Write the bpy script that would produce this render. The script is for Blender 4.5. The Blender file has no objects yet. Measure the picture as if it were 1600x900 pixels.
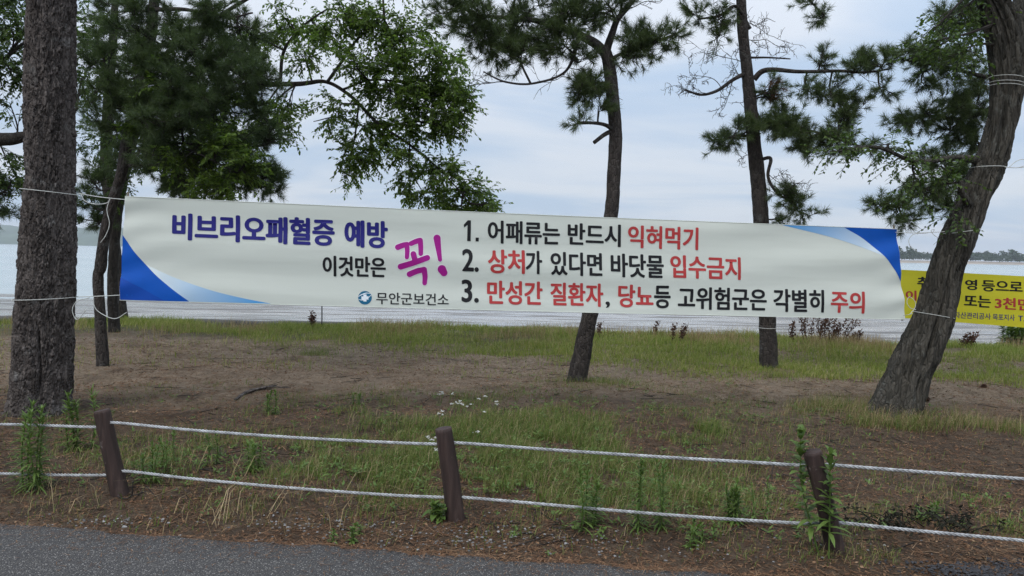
import bpy, bmesh, math
import numpy as np
from mathutils import Vector

SC = bpy.context.scene
COL = SC.collection
rng = np.random.default_rng(7)
PI = math.pi

# ------------------------------------------------------------------ camera, sky, sun, exposure
F = 1150.0                       # focal length in photo pixels (photo is 1600 wide)
PITCH, ROLL = math.radians(2.75), math.radians(1.06)
CAM = np.array([0.0, 0.0, 1.6])
fw = np.array([0, math.cos(PITCH), -math.sin(PITCH)])
r0 = np.array([1.0, 0, 0]); u0 = np.cross(r0, fw)
rt = r0 * math.cos(ROLL) + u0 * math.sin(ROLL)
up = u0 * math.cos(ROLL) - r0 * math.sin(ROLL)
cd = bpy.data.cameras.new("camera"); cam = bpy.data.objects.new("camera", cd); COL.objects.link(cam)
cd.sensor_width = 36; cd.lens = 36 * F / 1600; cd.clip_start = 0.05; cd.clip_end = 12000
from mathutils import Matrix
cam.matrix_world = Matrix(((rt[0], up[0], -fw[0], CAM[0]), (rt[1], up[1], -fw[1], CAM[1]),
                           (rt[2], up[2], -fw[2], CAM[2]), (0, 0, 0, 1)))
SC.camera = cam

SUN_DIR = np.array([-0.45, -0.62, 0.95]); SUN_DIR /= np.linalg.norm(SUN_DIR)
SUN_STRENGTH, SUN_ANGLE, SKY_STRENGTH, EXPOSURE = 1.5, 25.0, 0.1, 0.06
CLOUD_A, CLOUD_B = (5.2, 6.5, 8.3), (7.6, 8.15, 9.0)
w = bpy.data.worlds.new("World"); SC.world = w; w.use_nodes = True
nt = w.node_tree; nt.nodes.clear()
def N(nt, t, **kw):
    n = nt.nodes.new(t)
    for k, v in kw.items():
        if k in n.bl_rna.properties.keys(): setattr(n, k, v)
        else: n.inputs[k].default_value = v
    return n
def L(nt, a, b): nt.links.new(a, b)
sky = N(nt, 'ShaderNodeTexSky', sky_type='NISHITA', sun_disc=False)
sky.sun_elevation = math.asin(SUN_DIR[2]); sky.sun_rotation = math.atan2(SUN_DIR[0], SUN_DIR[1])
tc = N(nt, 'ShaderNodeTexCoord'); sep = N(nt, 'ShaderNodeSeparateXYZ'); L(nt, tc.outputs['Generated'], sep.inputs[0])
za = N(nt, 'ShaderNodeMath', operation='MAXIMUM'); L(nt, sep.outputs[2], za.inputs[0]); za.inputs[1].default_value = 0.0
zb = N(nt, 'ShaderNodeMath', operation='ADD'); L(nt, za.outputs[0], zb.inputs[0]); zb.inputs[1].default_value = 0.16
vd = N(nt, 'ShaderNodeVectorMath', operation='DIVIDE'); L(nt, tc.outputs['Generated'], vd.inputs[0])
cmb = N(nt, 'ShaderNodeCombineXYZ'); [L(nt, zb.outputs[0], cmb.inputs[i]) for i in range(3)]; L(nt, cmb.outputs[0], vd.inputs[1])
mp = N(nt, 'ShaderNodeMapping'); mp.inputs['Scale'].default_value = (0.55, 1.0, 0.25); mp.inputs['Location'].default_value = (1.37, .4, 0)
L(nt, vd.outputs[0], mp.inputs[0])
nz = N(nt, 'ShaderNodeTexNoise', Scale=1.25, Detail=5.0, Roughness=0.5, Distortion=0.5); L(nt, mp.outputs[0], nz.inputs['Vector'])
cr = N(nt, 'ShaderNodeValToRGB'); cr.color_ramp.elements[0].position = .36; cr.color_ramp.elements[1].position = .62
cr.color_ramp.interpolation = 'EASE'
L(nt, nz.outputs[0], cr.inputs[0])
m1 = N(nt, 'ShaderNodeMix', data_type='RGBA'); L(nt, cr.outputs[0], m1.inputs[0])
m1.inputs[6].default_value = CLOUD_A + (1,); m1.inputs[7].default_value = CLOUD_B + (1,)
m2 = N(nt, 'ShaderNodeMix', data_type='RGBA'); m2.inputs[0].default_value = .88
L(nt, sky.outputs[0], m2.inputs[6]); L(nt, m1.outputs[2], m2.inputs[7])
# an overcast sky is about three times brighter overhead than at the horizon
zq = N(nt, 'ShaderNodeMath', operation='MULTIPLY'); L(nt, za.outputs[0], zq.inputs[0]); L(nt, za.outputs[0], zq.inputs[1])
zf = N(nt, 'ShaderNodeMath', operation='MULTIPLY_ADD'); L(nt, zq.outputs[0], zf.inputs[0]); zf.inputs[1].default_value = 1.9; zf.inputs[2].default_value = .93
zm = N(nt, 'ShaderNodeVectorMath', operation='SCALE'); L(nt, m2.outputs[2], zm.inputs[0]); L(nt, zf.outputs[0], zm.inputs['Scale'])
bg = N(nt, 'ShaderNodeBackground', Strength=SKY_STRENGTH); L(nt, zm.outputs[0], bg.inputs[0])
wo = N(nt, 'ShaderNodeOutputWorld'); L(nt, bg.outputs[0], wo.inputs[0])

sd = bpy.data.lights.new("sun", 'SUN'); sd.energy = SUN_STRENGTH; sd.angle = math.radians(SUN_ANGLE); sd.color = (1, .96, .9)
so = bpy.data.objects.new("sun", sd); COL.objects.link(so); so.location = (0, 0, 30)
so.rotation_euler = Vector(SUN_DIR).to_track_quat('Z', 'Y').to_euler()
SC.view_settings.view_transform = 'Standard'; SC.view_settings.look = 'None'
SC.view_settings.exposure = EXPOSURE; SC.view_settings.gamma = 1; SC.view_settings.use_curve_mapping = False
SC.render.engine = 'CYCLES'; SC.cycles.use_denoising = True; SC.cycles.denoising_prefilter = 'NONE'; SC.cycles.denoising_input_passes = 'RGB_ALBEDO_NORMAL'
SC.cycles.max_bounces = 8; SC.cycles.transparent_max_bounces = 8; SC.cycles.volume_bounces = 0

# ------------------------------------------------------------------ helpers
def ray(px, py): return fw * F + rt * (px - 800) + up * (450 - py)
def at(px, py, Y):
    d = ray(px, py); return CAM + d * (Y / d[1])
def ground_at(px, py, z=0.0):
    d = ray(px, py); return CAM + d * ((z - CAM[2]) / d[2])
def proj(p):
    q = np.asarray(p) - CAM; z = q @ fw
    return np.array([800 + F * (q @ rt) / z, 450 - F * (q @ up) / z])
def unit(v):
    v = np.asarray(v, float); return v / np.maximum(np.linalg.norm(v, axis=-1, keepdims=True), 1e-9)
def rand_unit(n): return unit(rng.normal(size=(n, 3)))

def _h(ix, iy, iz):
    ix = ix.astype(np.int64) & 0xffffffff; iy = iy.astype(np.int64) & 0xffffffff; iz = iz.astype(np.int64) & 0xffffffff
    n = (ix * 374761393 + iy * 668265263 + iz * 2147483647) & 0xffffffff
    n = ((n ^ (n >> 13)) * 1274126177) & 0xffffffff
    n = ((n ^ (n >> 15)) * 2246822519) & 0xffffffff
    return ((n ^ (n >> 16)) & 0xffffff) / float(0xffffff)
def vnoise(x, y, z=None):
    x = np.asarray(x, float); y = np.asarray(y, float); z = np.zeros_like(x) if z is None else np.asarray(z, float)
    x, y, z = np.broadcast_arrays(x, y, z)
    ix, iy, iz = np.floor(x), np.floor(y), np.floor(z)
    fx, fy, fz = x - ix, y - iy, z - iz
    fx, fy, fz = [f * f * (3 - 2 * f) for f in (fx, fy, fz)]
    r = 0
    for a in (0, 1):
        for b in (0, 1):
            for c in (0, 1):
                wgt = (fx if a else 1 - fx) * (fy if b else 1 - fy) * (fz if c else 1 - fz)
                r = r + wgt * _h(ix + a, iy + b, iz + c)
    return r
def fbm(x, y, z=None, o=4):
    r, a, s = 0, .5, 1.0
    for k in range(o):
        r = r + a * vnoise(x * s + 17 * k, y * s + 5 * k, None if z is None else z * s); a *= .5; s *= 2.03
    return r / (1 - .5 ** o)
def worley2(x, y, px):            # F1, F2 of jittered cells, periodic in x with period px
    ix, iy = np.floor(x), np.floor(y); f1 = np.full(x.shape, 9.); f2 = np.full(x.shape, 9.)
    for a in (-1, 0, 1):
        for b in (-1, 0, 1):
            cx, cy = ix + a, iy + b; kx = np.mod(cx, px)
            d = np.hypot(cx + _h(kx, cy, cx * 0) - x, cy + _h(kx, cy, cx * 0 + 9) - y)
            f2 = np.where(d < f1, f1, np.minimum(f2, d)); f1 = np.minimum(f1, d)
    return f1, f2
def sstep(a, b, x):
    t = np.clip((x - a) / (b - a), 0, 1); return t * t * (3 - 2 * t)

class MB:
    def __init__(s): s.v = []; s.q = []; s.t = []; s.qm = []; s.tm = []; s.n = 0
    def add(s, v, q=None, t=None, m=0):
        v = np.asarray(v, float).reshape(-1, 3); s.v.append(v)
        if q is not None and len(q): s.q.append(np.asarray(q, np.int64).reshape(-1, 4) + s.n); s.qm.append(np.full(len(s.q[-1]), m))
        if t is not None and len(t): s.t.append(np.asarray(t, np.int64).reshape(-1, 3) + s.n); s.tm.append(np.full(len(s.t[-1]), m))
        s.n += len(v)
    def build(s, name, mats, parent=None, smooth=True):
        o0 = np.array(parent['_o']) if parent is not None and '_o' in parent else np.zeros(3)
        me = bpy.data.meshes.new(name)
        if s.n:
            v = np.concatenate(s.v) - o0
            q = np.concatenate(s.q) if s.q else np.zeros((0, 4), np.int64); t = np.concatenate(s.t) if s.t else np.zeros((0, 3), np.int64)
            me.vertices.add(len(v)); me.vertices.foreach_set('co', v.astype(np.float32).ravel())
            li = np.concatenate([q.ravel(), t.ravel()]).astype(np.int32)
            ls = np.concatenate([np.arange(len(q)) * 4, len(q) * 4 + np.arange(len(t)) * 3]).astype(np.int32)
            me.loops.add(len(li)); me.polygons.add(len(ls))
            me.loops.foreach_set('vertex_index', li); me.polygons.foreach_set('loop_start', ls)
            mi = np.concatenate([np.concatenate(s.qm) if s.qm else [], np.concatenate(s.tm) if s.tm else []]).astype(np.int32)
            me.polygons.foreach_set('material_index', mi)
            me.polygons.foreach_set('use_smooth', np.full(len(ls), smooth))
            me.update(calc_edges=True)
        for m in (mats if isinstance(mats, (list, tuple)) else [mats]): me.materials.append(m)
        o = bpy.data.objects.new(name, me); COL.objects.link(o)
        if parent is not None: o.parent = parent
        return o

def tag(o, label=None, cat=None, group=None, kind=None):
    if label: o['label'] = label
    if cat: o['category'] = cat
    if group: o['group'] = group
    if kind: o['kind'] = kind
    return o
def thing(name, loc, label, cat, group=None):
    o = bpy.data.objects.new(name, None); COL.objects.link(o); o.location = tuple(loc); o['_o'] = [float(c) for c in loc]
    o.empty_display_size = .2
    return tag(o, label, cat, group)

def spline(P, n):                 # Catmull-Rom, P (k,d) -> (n,d)
    P = np.asarray(P, float)
    if len(P) == 2: t = np.linspace(0, 1, n)[:, None]; return P[0] * (1 - t) + P[1] * t
    Q = np.vstack([2 * P[0] - P[1], P, 2 * P[-1] - P[-2]])
    t = np.linspace(0, len(P) - 1 - 1e-6, n); i = t.astype(int); f = (t - i)[:, None]
    a, b, c, d = Q[i], Q[i + 1], Q[i + 2], Q[i + 3]
    return .5 * (2 * b + (c - a) * f + (2 * a - 5 * b + 4 * c - d) * f ** 2 + (3 * b - a - 3 * c + d) * f ** 3)
def frames(p):
    T = unit(np.gradient(p, axis=0)); ref = np.array([0, 0, 1.0]) if abs(T[0, 2]) < .8 else np.array([1.0, 0, 0])
    A = np.zeros_like(p); a = unit(ref - T[0] * (ref @ T[0]))
    for i in range(len(p)):
        a = unit(a - T[i] * (a @ T[i])); A[i] = a
    return T, A, np.cross(T, A)
def tube(mb, pts, rad, seg=8, n=None, m=0, disp=None, cap=True):
    pts = np.asarray(pts, float); rad = np.broadcast_to(np.asarray(rad, float), (len(pts),))
    n = n or max(2, (len(pts) - 1) * 5 + 1)
    pr = spline(np.column_stack([pts, rad]), n); p, r = pr[:, :3], np.maximum(pr[:, 3], 5e-4)
    T, A, B = frames(p); th = np.linspace(0, 2 * PI, seg, endpoint=False)
    R = np.repeat(r[:, None], seg, 1)
    if disp is not None:
        s = np.concatenate([[0], np.cumsum(np.linalg.norm(np.diff(p, axis=0), axis=1))])
        R = R + disp(np.repeat(th[None], n, 0), np.repeat(s[:, None], seg, 1), R)
    v = p[:, None] + R[..., None] * (np.cos(th)[None, :, None] * A[:, None] + np.sin(th)[None, :, None] * B[:, None])
    i = np.arange(n - 1)[:, None] * seg; j = np.arange(seg)[None]; k = (j + 1) % seg
    q = np.stack([i + j, i + k, i + seg + k, i + seg + j], -1).reshape(-1, 4)
    V = v.reshape(-1, 3); t = None
    if cap:
        V = np.vstack([V, p[0], p[-1]]); c0 = n * seg; jj = np.arange(seg); kk = (jj + 1) % seg
        t = np.vstack([np.column_stack([kk, jj, np.full(seg, c0)]), np.column_stack([(n - 1) * seg + jj, (n - 1) * seg + kk, np.full(seg, c0 + 1)])])
    mb.add(V, q, t, m); return p
def twigs(mb, a, b, ra, rb, m=0):  # many straight three-sided twigs at once
    a = np.asarray(a); b = np.asarray(b); n = len(a)
    if not n: return
    d = unit(b - a); s = unit(np.cross(d, unit(rng.normal(size=(n, 3))))); s2 = np.cross(d, s)
    vs = []
    for p, r in ((a, ra), (b, rb)):
        for k in range(3):
            an = 2 * PI * k / 3; vs.append(p + r * (s * math.cos(an) + s2 * math.sin(an)))
    v = np.stack(vs, 1).reshape(-1, 3); o = np.arange(n)[:, None] * 6
    q = np.concatenate([o + np.array([[k, (k + 1) % 3, 3 + (k + 1) % 3, 3 + k]]) for k in range(3)])
    mb.add(v, q, None, m)

# ------------------------------------------------------------------ materials
def mat(name):
    m = bpy.data.materials.new(name); m.use_nodes = True; nt = m.node_tree; nt.nodes.clear()
    out = N(nt, 'ShaderNodeOutputMaterial'); return m, nt, out
def ramp(nt, fac, stops, interp='LINEAR'):
    r = N(nt, 'ShaderNodeValToRGB'); e = r.color_ramp.elements; r.color_ramp.interpolation = interp
    e[0].position, e[0].color = stops[0][0], tuple(stops[0][1]) + (1,); e[1].position, e[1].color = stops[-1][0], tuple(stops[-1][1]) + (1,)
    for p, c in stops[1:-1]:
        x = e.new(p); x.color = tuple(c) + (1,)
    L(nt, fac, r.inputs[0]); return r.outputs[0]
def noise(nt, vec, scale, detail=4, rough=.55, dist=0., sc=None):
    if sc is not None:
        mpn = N(nt, 'ShaderNodeMapping'); mpn.inputs['Scale'].default_value = sc; L(nt, vec, mpn.inputs[0]); vec = mpn.outputs[0]
    n = N(nt, 'ShaderNodeTexNoise', Scale=scale, Detail=detail, Roughness=rough, Distortion=dist); L(nt, vec, n.inputs['Vector']); return n.outputs[0]
def mixc(nt, fac, a, b, mode='MIX'):
    m = N(nt, 'ShaderNodeMix', data_type='RGBA', blend_type=mode)
    for x, i in ((fac, 0), (a, 6), (b, 7)):
        if isinstance(x, (int, float)): m.inputs[i].default_value = x
        elif isinstance(x, tuple): m.inputs[i].default_value = x + (1,)
        else: L(nt, x, m.inputs[i])
    return m.outputs[2]
def math_(nt, op, a, b=0.0, c=None, clamp=False):
    m = N(nt, 'ShaderNodeMath', operation=op); m.use_clamp = clamp
    for i, x in enumerate((a, b, c)):
        if x is None: continue
        if isinstance(x, (int, float)): m.inputs[i].default_value = x
        else: L(nt, x, m.inputs[i])
    return m.outputs[0]
def mrange(nt, v, a, b, c=0., d=1.):
    m = N(nt, 'ShaderNodeMapRange', interpolation_type='SMOOTHSTEP'); L(nt, v, m.inputs[0])
    for i, x in zip((1, 2, 3, 4), (a, b, c, d)): m.inputs[i].default_value = x
    return m.outputs[0]
def bsdf(nt, out, col, rough=.8, spec=.3, bump=None, bd=.01, bs=1.0, metal=0.):
    b = N(nt, 'ShaderNodeBsdfPrincipled'); b.inputs['Specular IOR Level'].default_value = spec; b.inputs['Metallic'].default_value = metal
    if isinstance(col, tuple): b.inputs['Base Color'].default_value = col + (1,)
    else: L(nt, col, b.inputs['Base Color'])
    if isinstance(rough, (int, float)): b.inputs['Roughness'].default_value = rough
    else: L(nt, rough, b.inputs['Roughness'])
    if bump is not None:
        bn = N(nt, 'ShaderNodeBump', Strength=bs, Distance=bd); L(nt, bump, bn.inputs['Height']); L(nt, bn.outputs[0], b.inputs['Normal'])
    if out is not None: L(nt, b.outputs[0], out.inputs[0])
    return b
def objco(nt): return N(nt, 'ShaderNodeTexCoord').outputs['Object']

def plain(name, col, rough=.7, var=.25, scale=8., spec=.3, bd=.002):
    m, nt, out = mat(name); v = objco(nt); n = noise(nt, v, scale, 5)
    c = ramp(nt, n, [(.3, [x * (1 - var) for x in col]), (.7, [min(1, x * (1 + var)) for x in col])])
    bsdf(nt, out, c, rough, spec, noise(nt, v, scale * 6, 3), bd); return m
def foliage(name, stops, trans=.35, rough=.55, spec=.25, clump=None):
    m, nt, out = mat(name); g = N(nt, 'ShaderNodeNewGeometry'); v = objco(nt)
    f = math_(nt, 'ADD', math_(nt, 'MULTIPLY', g.outputs['Random Per Island'], .6), math_(nt, 'MULTIPLY', noise(nt, v, clump or 1.6, 2), .4))
    c = ramp(nt, f, stops)
    b = bsdf(nt, None, c, rough, spec); t = N(nt, 'ShaderNodeBsdfTranslucent'); L(nt, mixc(nt, .6, c, (1.25, 1.35, .55), 'MULTIPLY'), t.inputs[0])
    mx = N(nt, 'ShaderNodeMixShader'); mx.inputs[0].default_value = trans; L(nt, b.outputs[0], mx.inputs[1]); L(nt, t.outputs[0], mx.inputs[2])
    L(nt, mx.outputs[0], out.inputs[0]); return m

def bark(name, dark, light, lichen, plate=(18, 18, 5), bd=.012):
    m, nt, out = mat(name); v = objco(nt)
    mpn = N(nt, 'ShaderNodeMapping'); mpn.inputs['Scale'].default_value = plate; L(nt, v, mpn.inputs[0])
    wob = N(nt, 'ShaderNodeTexNoise', Scale=9., Detail=3.); L(nt, v, wob.inputs['Vector'])
    va = N(nt, 'ShaderNodeVectorMath', operation='MULTIPLY_ADD'); va.inputs[1].default_value = (1.1, 1.1, 1.1); L(nt, wob.outputs[1], va.inputs[0]); L(nt, mpn.outputs[0], va.inputs[2])
    vo = N(nt, 'ShaderNodeTexVoronoi', feature='DISTANCE_TO_EDGE', Scale=1.); L(nt, va.outputs[0], vo.inputs['Vector'])
    vc = N(nt, 'ShaderNodeTexVoronoi', Scale=1.); L(nt, va.outputs[0], vc.inputs['Vector'])
    sx = N(nt, 'ShaderNodeSeparateColor'); L(nt, vc.outputs['Color'], sx.inputs[0])
    f = math_(nt, 'ADD', math_(nt, 'MULTIPLY', sx.outputs[0], .45), math_(nt, 'MULTIPLY', noise(nt, v, 14, 6, .65, sc=(1, 1, .4)), .65))
    c = ramp(nt, f, [(.25, dark), (.75, light)])
    c = mixc(nt, mrange(nt, noise(nt, v, 5.5, 6, .7), .56, .68, 0, .7), c, tuple(lichen))
    h = math_(nt, 'ADD', mrange(nt, vo.outputs[0], 0, .22), math_(nt, 'MULTIPLY', noise(nt, v, 45, 5), .45))
    bsdf(nt, out, c, .9, .2, h, bd); return m

M = {}
M['bark_pine'] = bark('pine_bark', (.042, .035, .032), (.115, .099, .091), (.21, .2, .19), (26, 26, 9), .008)
M['bark_thin'] = bark('young_pine_bark', (.026, .022, .02), (.068, .058, .052), (.11, .11, .105), (40, 40, 15), .01)
M['bark_locust'] = bark('furrowed_bark', (.028, .026, .021), (.075, .068, .056), (.12, .122, .108), (30, 30, 4), .012)
M['bark_dark'] = bark('dark_bark', (.02, .018, .016), (.05, .043, .037), (.07, .07, .066), (26, 26, 8), .008)
M['twig'] = plain('twig_bark', (.032, .027, .023), .9, .3, 12.)
M['needle'] = foliage('pine_needles', [(.15, (.04, .064, .026)), (.5, (.072, .108, .04)), (.85, (.12, .155, .055))], .3, .5, .3)
M['needle_dark'] = foliage('dark_pine_needles', [(.15, (.036, .06, .026)), (.5, (.062, .096, .036)), (.85, (.1, .14, .048))], .3, .5, .3)
M['leaf'] = foliage('broad_leaves', [(.15, (.055, .1, .018)), (.5, (.1, .165, .03)), (.85, (.15, .22, .045))], .55, .45, .35)
M['leaf_dark'] = foliage('dark_broad_leaves', [(.15, (.04, .076, .02)), (.5, (.068, .115, .026)), (.85, (.105, .155, .036))], .42, .45, .35)
M['weed'] = foliage('weed_leaves', [(.1, (.06, .105, .024)), (.5, (.1, .16, .036)), (.9, (.15, .22, .055))], .3, .5, .3)
M['grass_green'] = foliage('green_grass', [(.1, (.055, .095, .02)), (.4, (.1, .155, .032)), (.7, (.165, .195, .052)), (.92, (.3, .26, .125))], .3, .6, .2, .7)
M['grass_bank'] = foliage('bank_grass', [(.1, (.09, .14, .024)), (.4, (.165, .215, .04)), (.66, (.25, .265, .07)), (.88, (.42, .355, .18))], .3, .6, .2, .5)
M['straw'] = foliage('dry_straw', [(.1, (.16, .11, .055)), (.5, (.3, .22, .12)), (.9, (.45, .36, .22))], .2, .7, .2)
M['seed'] = foliage('dry_seed_heads', [(.1, (.05, .028, .02)), (.5, (.09, .048, .034)), (.9, (.14, .08, .055))], .1, .8, .1)
M['litter'] = foliage('fallen_needles', [(.1, (.055, .03, .018)), (.45, (.12, .062, .034)), (.75, (.2, .115, .062)), (.95, (.34, .25, .16))], .0, .8, .15, 1.2)
M['flower'] = plain('white_petals', (.5, .5, .46), .6, .05, 20.)

# ------------------------------------------------------------------ ground
EDGE = lambda x: 3.758 - .127 * x + .05 * (vnoise(x * 1.7, x * 0 + 3.3) - .5) + .05 * (vnoise(x * 6, x * 0 + 8.1) - .5)
MOUNDS = []                       # (x, y, height, radius) around trunk feet
for px, py, h, r in ((900, 606, .06, .9), (1400, 655, .08, .75), (60, 650, .05, .8), (1201, 578, .05, .6), (159, 578, .04, .5), (800, 640, .06, 1.2)):
    g = ground_at(px, py); MOUNDS.append((g[0], g[1], h, r))
def gz(x, y):
    x = np.asarray(x, float); y = np.asarray(y, float)
    k = sstep(0, .7, y - EDGE(x))
    z = k * (.10 * (vnoise(x * .55 + 3, y * .55) - .5) + .05 * (vnoise(x * 2.1, y * 2.1) - .5) + .022 * (vnoise(x * 7, y * 7) - .5) + .014 * (vnoise(x * 17, y * 17) - .5)) - .035 * (1 - k)
    for mx, my, h, r in MOUNDS: z = z + k * h * np.exp(-((x - mx) ** 2 + (y - my) ** 2) / (r * r))
    b = 15.1 - .13 * np.maximum(x, 0) + .5 * (vnoise(x * .35, x * 0 + 4) - .5)
    d = sstep(0, 5.0, y - b)
    fl = -1.42 - .16 * sstep(22, 44, y) - 2.5 * sstep(46, 130, y) + .07 * (fbm(x * .09, y * .55, o=4) - .5) * sstep(18, 24, y)
    return z * (1 - d) + fl * d
def axis(a, b, step, lo, hi, g=1.16):
    c = list(np.arange(a, b + 1e-6, step)); s = step
    r, l = [], []
    x = b
    while x < hi: s *= g; x += s; r.append(x)
    s = step; x = a
    while x > lo: s *= g; x -= s; l.append(x)
    return np.array(l[::-1] + c + r)
gxs = axis(-9, 9, .07, -4200, 4200); gys = axis(3.0, 17, .06, -1200, 3700, 1.13)
X, Y = np.meshgrid(gxs, gys); Z = gz(X, Y); Z = np.where(Y < 3.2, -.035, Z)
ny, nx = X.shape; i = np.arange(ny - 1)[:, None] * nx; j = np.arange(nx - 1)[None]
gb = MB(); gb.add(np.stack([X, Y, Z], -1).reshape(-1, 3), np.stack([i + j, i + j + 1, i + nx + j + 1, i + nx + j], -1).reshape(-1, 4))
m, nt, out = mat('ground_soil'); v = objco(nt); sp = N(nt, 'ShaderNodeSeparateXYZ'); L(nt, v, sp.inputs[0]); yy = sp.outputs[1]
big = noise(nt, v, .5, 4); mid = noise(nt, v, 2.3, 5, .6); fine = noise(nt, v, 15, 8, .78); vfine = noise(nt, v, 90, 4, .7)
dirt = ramp(nt, math_(nt, 'ADD', math_(nt, 'MULTIPLY', mid, .6), math_(nt, 'MULTIPLY', fine, .4)), [(.36, (.11, .08, .054)), (.5, (.265, .197, .134)), (.62, (.42, .33, .24))])
lit = ramp(nt, math_(nt, 'ADD', math_(nt, 'MULTIPLY', mid, .4), math_(nt, 'MULTIPLY', fine, .6)), [(.36, (.036, .023, .014)), (.5, (.095, .062, .038)), (.62, (.2, .14, .09))])
yw = math_(nt, 'ADD', yy, math_(nt, 'MULTIPLY', math_(nt, 'SUBTRACT', big, .5), 3.2))
c = mixc(nt, mrange(nt, yw, 6.8, 8.6), lit, dirt)
crumb = mrange(nt, noise(nt, v, 34, 6, .75, .6, (.55, 1, 1)), .52, .6)      # dark crumbs of needle litter in drifts
c = mixc(nt, math_(nt, 'MULTIPLY', crumb, mrange(nt, noise(nt, v, 1.7, 5, .7, .4, (.6, 1, 1)), .42, .62, .12, .9)), c, (.04, .027, .018))
c = mixc(nt, mrange(nt, noise(nt, v, 70, 3, .7), .66, .72, 0, .6), c, (.33, .27, .2))
c = mixc(nt, math_(nt, 'MULTIPLY', mrange(nt, mid, .5, .66), .55), c, (.07, .047, .028))
c = mixc(nt, mrange(nt, yw, 12.4, 13.6), c, (.085, .08, .04))
sand = ramp(nt, noise(nt, v, 1.6, 5, .65, sc=(.18, 1, 1)), [(.35, (.2, .18, .155)), (.65, (.4, .365, .32))])
sand = mixc(nt, mrange(nt, noise(nt, v, 1.5, 4, .6, .5, (.14, 1, 1)), .5, .58, 0, .85), sand, (.075, .066, .055))
c = mixc(nt, mrange(nt, yy, 17.5, 20), c, sand)
ro = math_(nt, 'SUBTRACT', 1.0, math_(nt, 'MULTIPLY', mrange(nt, yy, 22, 28), mrange(nt, noise(nt, v, 1.5, 4, .6, .5, (.14, 1, 1)), .58, .5, .35, .96)))
hgt = math_(nt, 'ADD', math_(nt, 'MULTIPLY', fine, 1.0), math_(nt, 'MULTIPLY', vfine, .5))
gbs = bsdf(nt, out, c, ro, .35, hgt, .06); L(nt, mrange(nt, yy, 20, 24, .3, .95), gbs.inputs['Specular IOR Level'])
M['ground'] = m
tag(gb.build('ground', m), kind='structure')

# road: a thin asphalt slab with a crumbled edge
rb = MB(); xs = np.concatenate([np.linspace(-60, -7, 40), np.linspace(-6.9, 6.9, 420), np.linspace(7, 60, 40)])
ey = EDGE(xs) + .02 * (vnoise(xs * 23, xs * 0) - .5) + .012 * (vnoise(xs * 60, xs * 0 + 2) - .5)
rows = [(ey, -.05), (ey, .004), (ey - .02, .012), (ey - .3, .016)] + [(ey - d, .018) for d in (1, 2, 4, 8, 14)]
V = np.concatenate([np.column_stack([xs, a, np.full_like(xs, z)]) for a, z in rows]); k = len(xs)
i = np.arange(len(rows) - 1)[:, None] * k; j = np.arange(k - 1)[None]
rb.add(V, np.stack([i + j + 1, i + j, i + k + j, i + k + j + 1], -1).reshape(-1, 4))
m, nt, out = mat('asphalt'); v = objco(nt)
vo = N(nt, 'ShaderNodeTexVoronoi', Scale=140.); L(nt, v, vo.inputs['Vector']); sc_ = N(nt, 'ShaderNodeSeparateColor'); L(nt, vo.outputs['Color'], sc_.inputs[0])
st = ramp(nt, sc_.outputs[0], [(.0, (.042, .039, .035)), (.5, (.09, .083, .074)), (.8, (.155, .144, .13)), (.97, (.38, .355, .325))])
st = mixc(nt, mrange(nt, vo.outputs['Distance'], .25, .6), st, (.035, .034, .036))
st = mixc(nt, math_(nt, 'MULTIPLY', noise(nt, v, 1.2, 4), .35), st, (.105, .096, .086))
st = mixc(nt, mrange(nt, noise(nt, v, 2.6, 6, .7), .58, .72, 0, .45), st, (.05, .045, .04))
bsdf(nt, out, st, .85, .3, math_(nt, 'SUBTRACT', noise(nt, v, 60, 3), vo.outputs['Distance']), .006)
tag(rb.build('road', m, smooth=True), kind='structure')

# sea
wz = -1.585
sb = MB(); wx = axis(-60, 60, 3, -4150, 4150, 1.3); wy = axis(30, 90, 2, 24, 3650, 1.2)
X, Y = np.meshgrid(wx, wy); ny, nx = X.shape; i = np.arange(ny - 1)[:, None] * nx; j = np.arange(nx - 1)[None]
sb.add(np.stack([X, Y, np.full_like(X, wz)], -1).reshape(-1, 3), np.stack([i + j, i + j + 1, i + nx + j + 1, i + nx + j], -1).reshape(-1, 4))
m, nt, out = mat('sea_water'); v = objco(nt)
h = math_(nt, 'ADD', noise(nt, v, .9, 5, .6, .3, (.35, 1, 1)), math_(nt, 'MULTIPLY', noise(nt, v, .12, 3, .5, 0, (.3, 1, 1)), .8))
c = ramp(nt, noise(nt, v, .02, 4, .6, 0, (.25, 1, 1)), [(.35, (.27, .32, .315)), (.65, (.36, .39, .38))])
bsdf(nt, out, c, .22, .5, h, .28, .55)
tag(sb.build('sea', m), kind='structure')

# low concrete wall at the beach edge on the left
m = plain('dark_concrete', (.07, .065, .058), .9, .35, 3., bd=.01)
wb = MB(); xs = np.linspace(-16, -3.2, 60); prof = [(15.35, -1.5), (15.35, .0), (15.4, .05), (15.7, .05), (15.75, .0), (15.8, -1.5)]
V = np.concatenate([np.column_stack([xs, np.full_like(xs, a) + .03 * vnoise(xs * 2, xs * 0), z + .03 * (vnoise(xs * 1.5, xs * 0 + 7) - .5)]) for a, z in prof]); k = len(xs)
i = np.arange(len(prof) - 1)[:, None] * k; j = np.arange(k - 1)[None]
wb.add(V, np.stack([i + j, i + j + 1, i + k + j + 1, i + k + j], -1).reshape(-1, 4))
tag(wb.build('sea_wall', m), 'low dark concrete wall edging the beach behind the trees', 'wall')

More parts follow.
